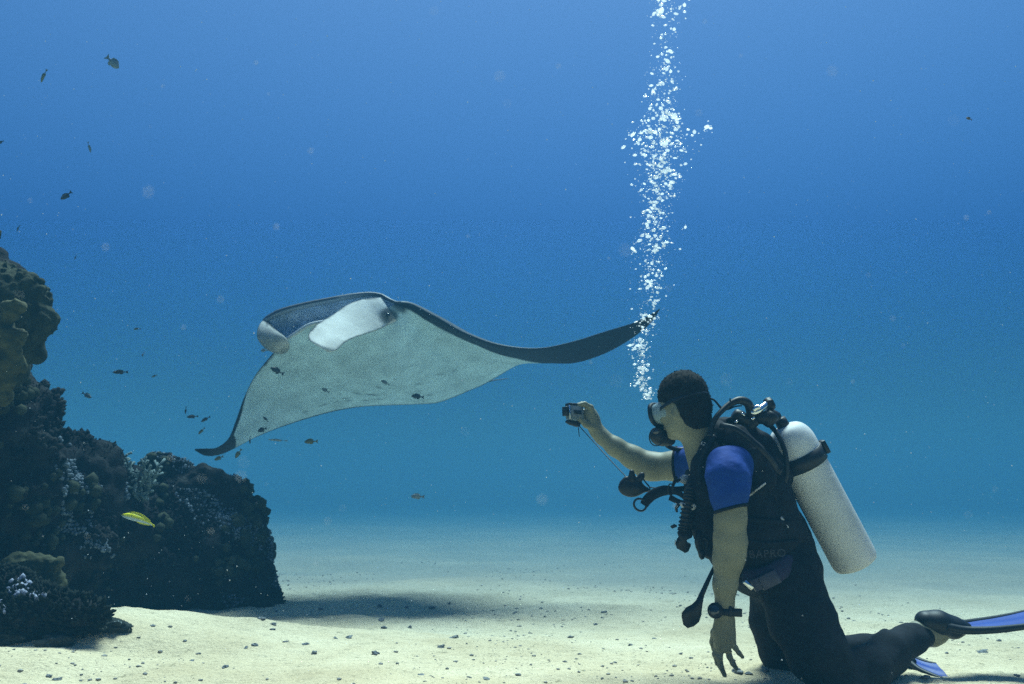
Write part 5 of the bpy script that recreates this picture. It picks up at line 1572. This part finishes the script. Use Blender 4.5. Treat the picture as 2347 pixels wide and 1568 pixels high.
# the yellow wrasse in front of the boulder
def wrasse():
    d = 4.6
    L = px_r(80, d) / 1.10
    n, m = 34, 16
    root = empty("yellow_wrasse", W(314, 1188, d), "bright yellow slender wrasse with a pale belly in front of the dark boulder", "fish")
    t = np.linspace(0, 1, n)
    prof = np.interp(t, [0, .05, .2, .4, .65, .85, .93, 1], [.05, .40, .86, 1, .86, .50, .36, .30]) * L * .112
    wid = prof * np.interp(t, [0, .6, 1], [.7, .65, .2])
    ang = np.linspace(0, 2 * math.pi, m, endpoint=False)
    x = (t - .5) * L
    z0 = -0.055 * L * ((t - .25) * 2) ** 2 * 1.1 + 0.02 * L - (t - .5) * L * .17
    V = np.stack([np.repeat(x, m), (wid[:, None] * np.sin(ang)[None]).ravel(), (z0[:, None] + prof[:, None] * np.cos(ang)[None]).ravel()], 1)
    F = [(k * m + j, k * m + (j + 1) % m, (k + 1) * m + (j + 1) % m, (k + 1) * m + j) for k in range(n - 1) for j in range(m)] + [tuple(range(m))[::-1], tuple(range((n - 1) * m, n * m))]
    tone = np.tile(np.clip((np.cos(ang) + 0.25) * 3.0, 0, 1), n)
    ym = tone_mat("wrasse_skin", (0.50, 0.62, 0.66), (0.95, 0.86, 0.02), 0.4, mottling=0.03, mscale=90)
    o = np.array(root.location)
    mesh_obj("body", V + o, F, ym, root, tone=tone)
    yf = new_mat("wrasse_fin", (0.80, 0.75, 0.03), 0.5)
    z = lambda q: np.interp(q, t, z0); pr = lambda q: np.interp(q, t, prof)
    def strip(q0, q1, sgn, hgt, nm):
        k = 14; qq = np.linspace(q0, q1, k)
        lo = [((q - .5) * L, z(q) + sgn * pr(q) * .9) for q in qq]
        hi = [((q - .5) * L, z(q) + sgn * (pr(q) + hgt * math.sin(math.pi * (i + 1) / (k + 1)) ** .4)) for i, q in enumerate(qq)]
        out = lo + hi[::-1]; kk = len(out)
        P = np.array([[a, s * .0008, b] for s in (-1, 1) for a, b in out])
        Fq = []
        for s in (0, 1):
            for i in range(k - 1):
                q = (i + s * kk, i + 1 + s * kk, kk - 2 - i + s * kk, kk - 1 - i + s * kk); Fq.append(q if s else q[::-1])
        Fq += [(j, (j + 1) % kk, (j + 1) % kk + kk, j + kk) for j in range(kk)]
        mesh_obj(nm, P + o, Fq, yf, root, smooth=False)
    strip(.26, .93, 1, .012 * 1, "dorsal_fin"); strip(.5, .92, -1, .007, "anal_fin")
    e = [(.49, .03), (.56, .035), (.585, .0), (.56, -.04), (.49, -.03)]
    P = np.array([[a * L, s * .001, z(1.0) + b * L - (a - .5) * L * .55] for s in (-1, 1) for a, b in e])
    mesh_obj("tail_fin", P + o, [(0, 1, 2, 3, 4), (9, 8, 7, 6, 5)] + [(j, (j + 1) % 5, (j + 1) % 5 + 5, j + 5) for j in range(5)], yf, root, smooth=False)
    V, F = ico_geo(2)
    mesh_obj("eye", o + np.array([-.43 * L, -wid[3] * .9, z(.07) + .003]) + V * .0035, F, BLACK, root)
wrasse()

# ---- bubbles rising from the regulator
def build_bubbles():
    r = np.random.default_rng(99)
    BM = bpy.data.materials.new("air_bubble"); BM.use_nodes = True
    nt = BM.node_tree; b = nt.nodes["Principled BSDF"]
    b.inputs["Base Color"].default_value = (0.95, 0.97, 1.0, 1); b.inputs["Roughness"].default_value = 0.14; b.inputs["Specular IOR Level"].default_value = 1.0
    b.inputs["Coat Weight"].default_value = 1.0; b.inputs["Coat Roughness"].default_value = 0.05
    tr = nt.nodes.new("ShaderNodeBsdfTransparent"); lw = nt.nodes.new("ShaderNodeLayerWeight"); lw.inputs["Blend"].default_value = 0.35
    mp = nt.nodes.new("ShaderNodeMapRange"); mp.inputs["To Min"].default_value = 0.42; mp.inputs["To Max"].default_value = 1.0
    mx = nt.nodes.new("ShaderNodeMixShader"); out = nt.nodes["Material Output"]
    nt.links.new(lw.outputs["Facing"], mp.inputs["Value"]); nt.links.new(mp.outputs["Result"], mx.inputs[0])
    tl = nt.nodes.new("ShaderNodeBsdfTranslucent"); tl.inputs[0].default_value = (1, 1, 1, 1); m3 = nt.nodes.new("ShaderNodeMixShader"); m3.inputs[0].default_value = 0.5
    nt.links.new(b.outputs[0], m3.inputs[1]); nt.links.new(tl.outputs[0], m3.inputs[2])
    nt.links.new(tr.outputs[0], mx.inputs[1]); nt.links.new(m3.outputs[0], mx.inputs[2]); nt.links.new(mx.outputs[0], out.inputs["Surface"])
    # centre line, half width and density of the column by height in the frame
    ys = [-60, 20, 90, 150, 240, 300, 360, 430, 500, 560, 620, 700, 740, 790, 850, 900, 918]
    cx = [1530, 1525, 1530, 1522, 1520, 1512, 1512, 1508, 1500, 1492, 1497, 1492, 1480, 1466, 1468, 1482, 1490]
    hw = [50, 50, 28, 38, 42, 66, 66, 50, 36, 46, 34, 36, 34, 26, 20, 16, 8]
    dn = [.8, .8, .45, .8, 1.3, 2.6, 2.4, 1.7, 1.5, 1.4, 1.3, 1.0, 1.0, .9, 1.2, 1.5, .6]
    yy = np.linspace(-60, 918, 2000); w = np.interp(yy, ys, dn); cdf = np.cumsum(w); cdf /= cdf[-1]
    def depth(y): return np.interp(y, [-60, 400, 700, 918], [3.45, 3.50, 3.52, 3.53])
    pts = []
    # clusters of large flattened bubbles plus fine spray around them
    big = [(1515, 25, 9), (1500, 30, 6), (1508, 34, 5), (1558, 18, 4), (1537, 118, 7), (1530, 140, 6), (1548, 205, 6), (1524, 158, 6), (1497, 210, 5), (1545, 268, 10), (1535, 262, 8), (1552, 274, 7), (1528, 256, 6),
           (1547, 262, 6), (1478, 300, 7), (1490, 296, 6), (1502, 303, 6), (1512, 296, 5), (1470, 305, 5), (1620, 290, 8), (1629, 294, 5), (1450, 309, 6), (1520, 330, 7), (1540, 330, 6), (1560, 330, 6), (1500, 358, 7), (1515, 365, 7),
           (1533, 390, 8), (1545, 400, 6), (1562, 345, 6), (1478, 345, 5), (1490, 378, 6), (1520, 372, 6), (1541, 418, 7), (1470, 435, 5), (1498, 436, 5), (1506, 480, 7), (1495, 478, 5), (1515, 500, 5), (1571, 521, 4), (1450, 570, 6),
           (1455, 576, 5), (1528, 555, 5), (1503, 574, 7), (1508, 568, 5), (1494, 605, 5), (1510, 600, 4), (1485, 645, 6), (1492, 650, 5), (1505, 660, 5), (1478, 722, 6), (1490, 725, 7), (1475, 730, 5), (1500, 730, 5), (1450, 790, 5),
           (1462, 792, 6), (1476, 792, 5), (1470, 812, 5), (1485, 836, 5), (1472, 845, 6), (1462, 878, 6), (1455, 884, 5), (1466, 870, 5), (1484, 905, 6), (1478, 912, 5), (1490, 900, 5), (1520, 265, 5), (1556, 290, 5), (1466, 320, 5), (1530, 345, 5), (1505, 395, 5), (1490, 410, 5)]
    for x, y, s in big:
        pts.append((x, y, s * .72, r.uniform(.5, .75)))
        for _ in range(5):
            pts.append((x + r.normal() * s * 1.5, y + r.normal() * s * 1.1, s * r.uniform(.15, .42), r.uniform(.55, .9)))
    for _ in range(2000):
        y = np.interp(r.random(), cdf, yy) + r.normal() * 3
        x = np.interp(y, ys, cx) + np.clip(r.normal() * .48, -1.5, 1.5) * np.interp(y, ys, hw)
        s = 0.60 + r.random() ** 5 * 3.8
        pts.append((x, y, s, r.uniform(.55, .95)))
    pts = [p for p in pts if p[1] < 916]
    pts.sort(key=lambda p: -p[2])
    protos = []
    for q in range(6):
        V, F = ico_geo(3)
        V = V * (1 + .07 * fbm(V * 1.2 + q * 9, 2)[:, None])
        V[:, 2] = np.where(V[:, 2] < 0, V[:, 2] * (0.7 + .06 * q), V[:, 2])          # flattened underside, domed top
        me = bpy.data.meshes.new("bubble"); me.from_pydata(V.tolist(), [], [list(f) for f in F]); me.update()
        me.polygons.foreach_set("use_smooth", [True] * len(me.polygons)); me.materials.append(BM)
        protos.append(me)
    for k, (x, y, s, fl) in enumerate(pts[:300]):
        d = depth(y) + r.normal() * .045
        o = bpy.data.objects.new("air_bubble", protos[k % 6])
        rad = px_r(s, d)
        o.location = Vector(W(x, y, d)); o.scale = (rad * r.uniform(1.0, 1.7), rad * 1.1, rad * fl * r.uniform(.75, 1.1))
        o.rotation_euler = (r.normal() * .25, r.normal() * .35, r.uniform(0, 6.28))
        link(o)
        tag(o, "silvery exhaled air bubble in the tall column rising from the diver's regulator", "bubble", "exhaled air bubbles rising from the diver")
    V0, F0 = ico_geo(2); F0 = np.array(F0); nv = len(V0)
    VV, FF = [], []
    for k, (x, y, s, fl) in enumerate(pts[300:]):
        d = depth(y) + r.normal() * .05
        rad = px_r(s, d)
        VV.append(V0 * np.array([rad * 1.1, rad, rad * fl]) + W(x, y, d)); FF.append(F0 + k * nv)
    o = mesh_obj("fine_bubbles", np.concatenate(VV), np.concatenate(FF), BM)
    tag(o, "fine spray of tiny air bubbles filling the column above the diver", "bubbles", kind="stuff")
build_bubbles()

# ---- marine snow: specks drifting through the whole water
def build_snow():
    r = np.random.default_rng(3)
    SM = new_mat("marine_snow", (0.62, 0.66, 0.68), 0.9)
    V0, F0 = ico_geo(1); F0 = np.array(F0); nv = len(V0)
    VV, FF = [], []
    for k in range(2200):
        d = 1.4 + 7.5 * r.random() ** 0.7
        x, y = r.uniform(-60, 2410), r.uniform(-40, 1560)
        p = W(x, y, d)
        if p[2] < sand_h(p[0], p[1]) + .03: continue
        s = 0.62 + 0.9 * r.random() ** 4
        rad = s * min(d, 4.2) / FPX * (1 if d < 4.2 else 1.2)
        VV.append(V0 * rad * np.array([1, 1, r.uniform(.6, 1.2)]) + p); FF.append(F0 + (len(VV) - 1) * nv)
    for k in range(60):                                   # a few close to the lens
        d = r.uniform(0.4, 1.3); x, y = r.uniform(0, 2347), r.uniform(0, 1400)
        VV.append(V0 * r.uniform(.0005, .0011) + W(x, y, d)); FF.append(F0 + (len(VV) - 1) * nv)
    o = mesh_obj("marine_snow", np.concatenate(VV), np.concatenate(FF), SM, smooth=True)
    tag(o, "tiny pale specks of plankton and silt drifting in the water", "marine snow", kind="stuff")
build_snow()

# ---- rubble on the sand
def ray_ground(px, py):
    o = np.array([0, 0, CAM_Z]); v = W(px, py, 1.0) - o
    lo, hi = 2.0, 60.0
    t = np.linspace(2.5, 30, 1400)
    P = o + v * t[:, None]
    below = P[:, 2] < sand_h(P[:, 0], P[:, 1])
    if not below.any(): return None
    return P[np.argmax(below)], t[np.argmax(below)]
def build_rubble():
    r = np.random.default_rng(17)
    RM = rock_mat("rubble", [(0.11, 0.12, 0.13), (0.20, 0.21, 0.21), (0.34, 0.33, 0.30)], 30, 0.006, (0.35, 0.35, 0.32), .68)
    protos = []
    for q in range(7):
        V, F = ico_geo(3)
        V = V * (1 + .55 * fbm(V * 1.5 + q * 7, 3)[:, None] + .16 * fbm(V * 5 + q, 2)[:, None])
        me = bpy.data.meshes.new("rubble"); me.from_pydata(V.tolist(), [], [list(f) for f in F]); me.update()
        me.materials.append(RM); protos.append(me)
    spots = [(516, 1530, 14, .6), (1010, 1486, 15, .8), (1040, 1463, 20, .4), (860, 1500, 16, .6), (800, 1463, 16, .4), (770, 1465, 10, .5), (720, 1500, 12, .8), (700, 1478, 14, .35), (655, 1472, 11, .5), (627, 1434, 12, .6), (625, 1445, 10, .5), (1115, 1559, 16, .4),
             (1075, 1553, 11, .35), (965, 1548, 14, .3), (1307, 1462, 12, .6), (1384, 1404, 11, .5), (1295, 1519, 10, .6), (1328, 1500, 10, .4), (1188, 1550, 10, .5), (1690, 1541, 22, .55), (1757, 1543, 12, .7), (1715, 1548, 14, .35), (130, 1560, 16, .5), (112, 1554, 12, .5), (440, 1516, 9, .5),
             (424, 1472, 9, .4), (456, 1500, 9, .5), (585, 1481, 12, .6), (563, 1488, 9, .5), (390, 1440, 9, .6), (350, 1436, 12, .5), (600, 1420, 14, .5), (735, 1398, 10, .6), (873, 1422, 13, .6), (880, 1440, 12, .5), (940, 1440, 10, .9), (932, 1395, 8, 1.1),
             (870, 1393, 8, 1.2), (990, 1395, 11, .6), (1030, 1385, 8, .6), (1180, 1405, 8, .5), (1365, 1432, 8, .5), (1610, 1370, 9, .5), (2250, 1495, 22, .35), (2330, 1550, 14, .5), (2170, 1500, 9, .4), (2120, 1556, 20, .4), (1560, 1390, 8, .5), (2290, 1470, 9, .5), (1445, 1480, 9, .5), (1240, 1395, 8, .4), (1410, 1520, 7, .5), (1560, 1500, 8, .5), (1500, 1465, 8, .4)]
    lab = {(1010, 1486): "angular dark rubble lump in the middle foreground, standing apart on bright sand", (1690, 1541): "dark rubble lump right beside the diver's lowered fingertips", (2250, 1495): "low dark rubble heap on the sand under the raised fin",
           (1040, 1463): "wide flat rubble fragment in the centre of the foreground", (245, 1462): None, (516, 1530): "rounded dark pebble alone near the bottom left"}
    for k, (px, py, s, fl) in enumerate(spots):
        g = ray_ground(px, py)
        if g is None: continue
        p, d = g
        o = bpy.data.objects.new("rubble_piece", protos[k % 7])
        rad = px_r(s, d) * .5
        o.scale = (rad * r.uniform(1, 1.3), rad * r.uniform(.8, 1.2), rad * fl)
        o.rotation_euler = (r.normal() * .15, r.normal() * .15, r.uniform(0, 6.28))
        o.location = Vector((p[0], p[1], float(sand_h(p[0], p[1])) + rad * fl * .25))
        link(o)
        if (px, py) in lab and lab[(px, py)]:
            tag(o, lab[(px, py)], "rubble")
        else:
            tag(o, "small dark piece of coral rubble scattered on the pale sand", "rubble", "loose coral rubble on the sand")
    # fine gravel, far too many to count
    V0, F0 = ico_geo(1); F0 = np.array(F0); nv = len(V0)
    n = 13000
    x = r.uniform(-2.9, 2.9, n); y = 3.0 + 7.5 * r.random(n) ** 1.25
    dens = fbm(np.stack([x * 1.1, y * 1.1, 0 * x + 4], -1), 3)
    keep = dens > r.uniform(-.1, .8, n)
    x, y = x[keep], y[keep]
    s = 0.0016 + .0085 * r.random(len(x)) ** 6
    z = sand_h(x, y) + s * .25
    P = V0[None] * s[:, None, None] * np.array([1.2, 1.0, .6]) * (0.7 + .6 * r.random((len(x), nv, 1))) + np.stack([x, y, z], 1)[:, None]
    FF = (F0[None] + (np.arange(len(x)) * nv)[:, None, None]).reshape(-1, 3)
    GM = rock_mat("gravel", [(0.12, 0.13, 0.13), (0.26, 0.25, 0.23), (0.50, 0.45, 0.38)], 9, 0.002, (0.5, 0.47, 0.4), .55)
    tag(mesh_obj("coral_gravel", P.reshape(-1, 3), FF, GM, smooth=False), "fine grey coral gravel strewn over the sand", "gravel", kind="stuff")
build_rubble()
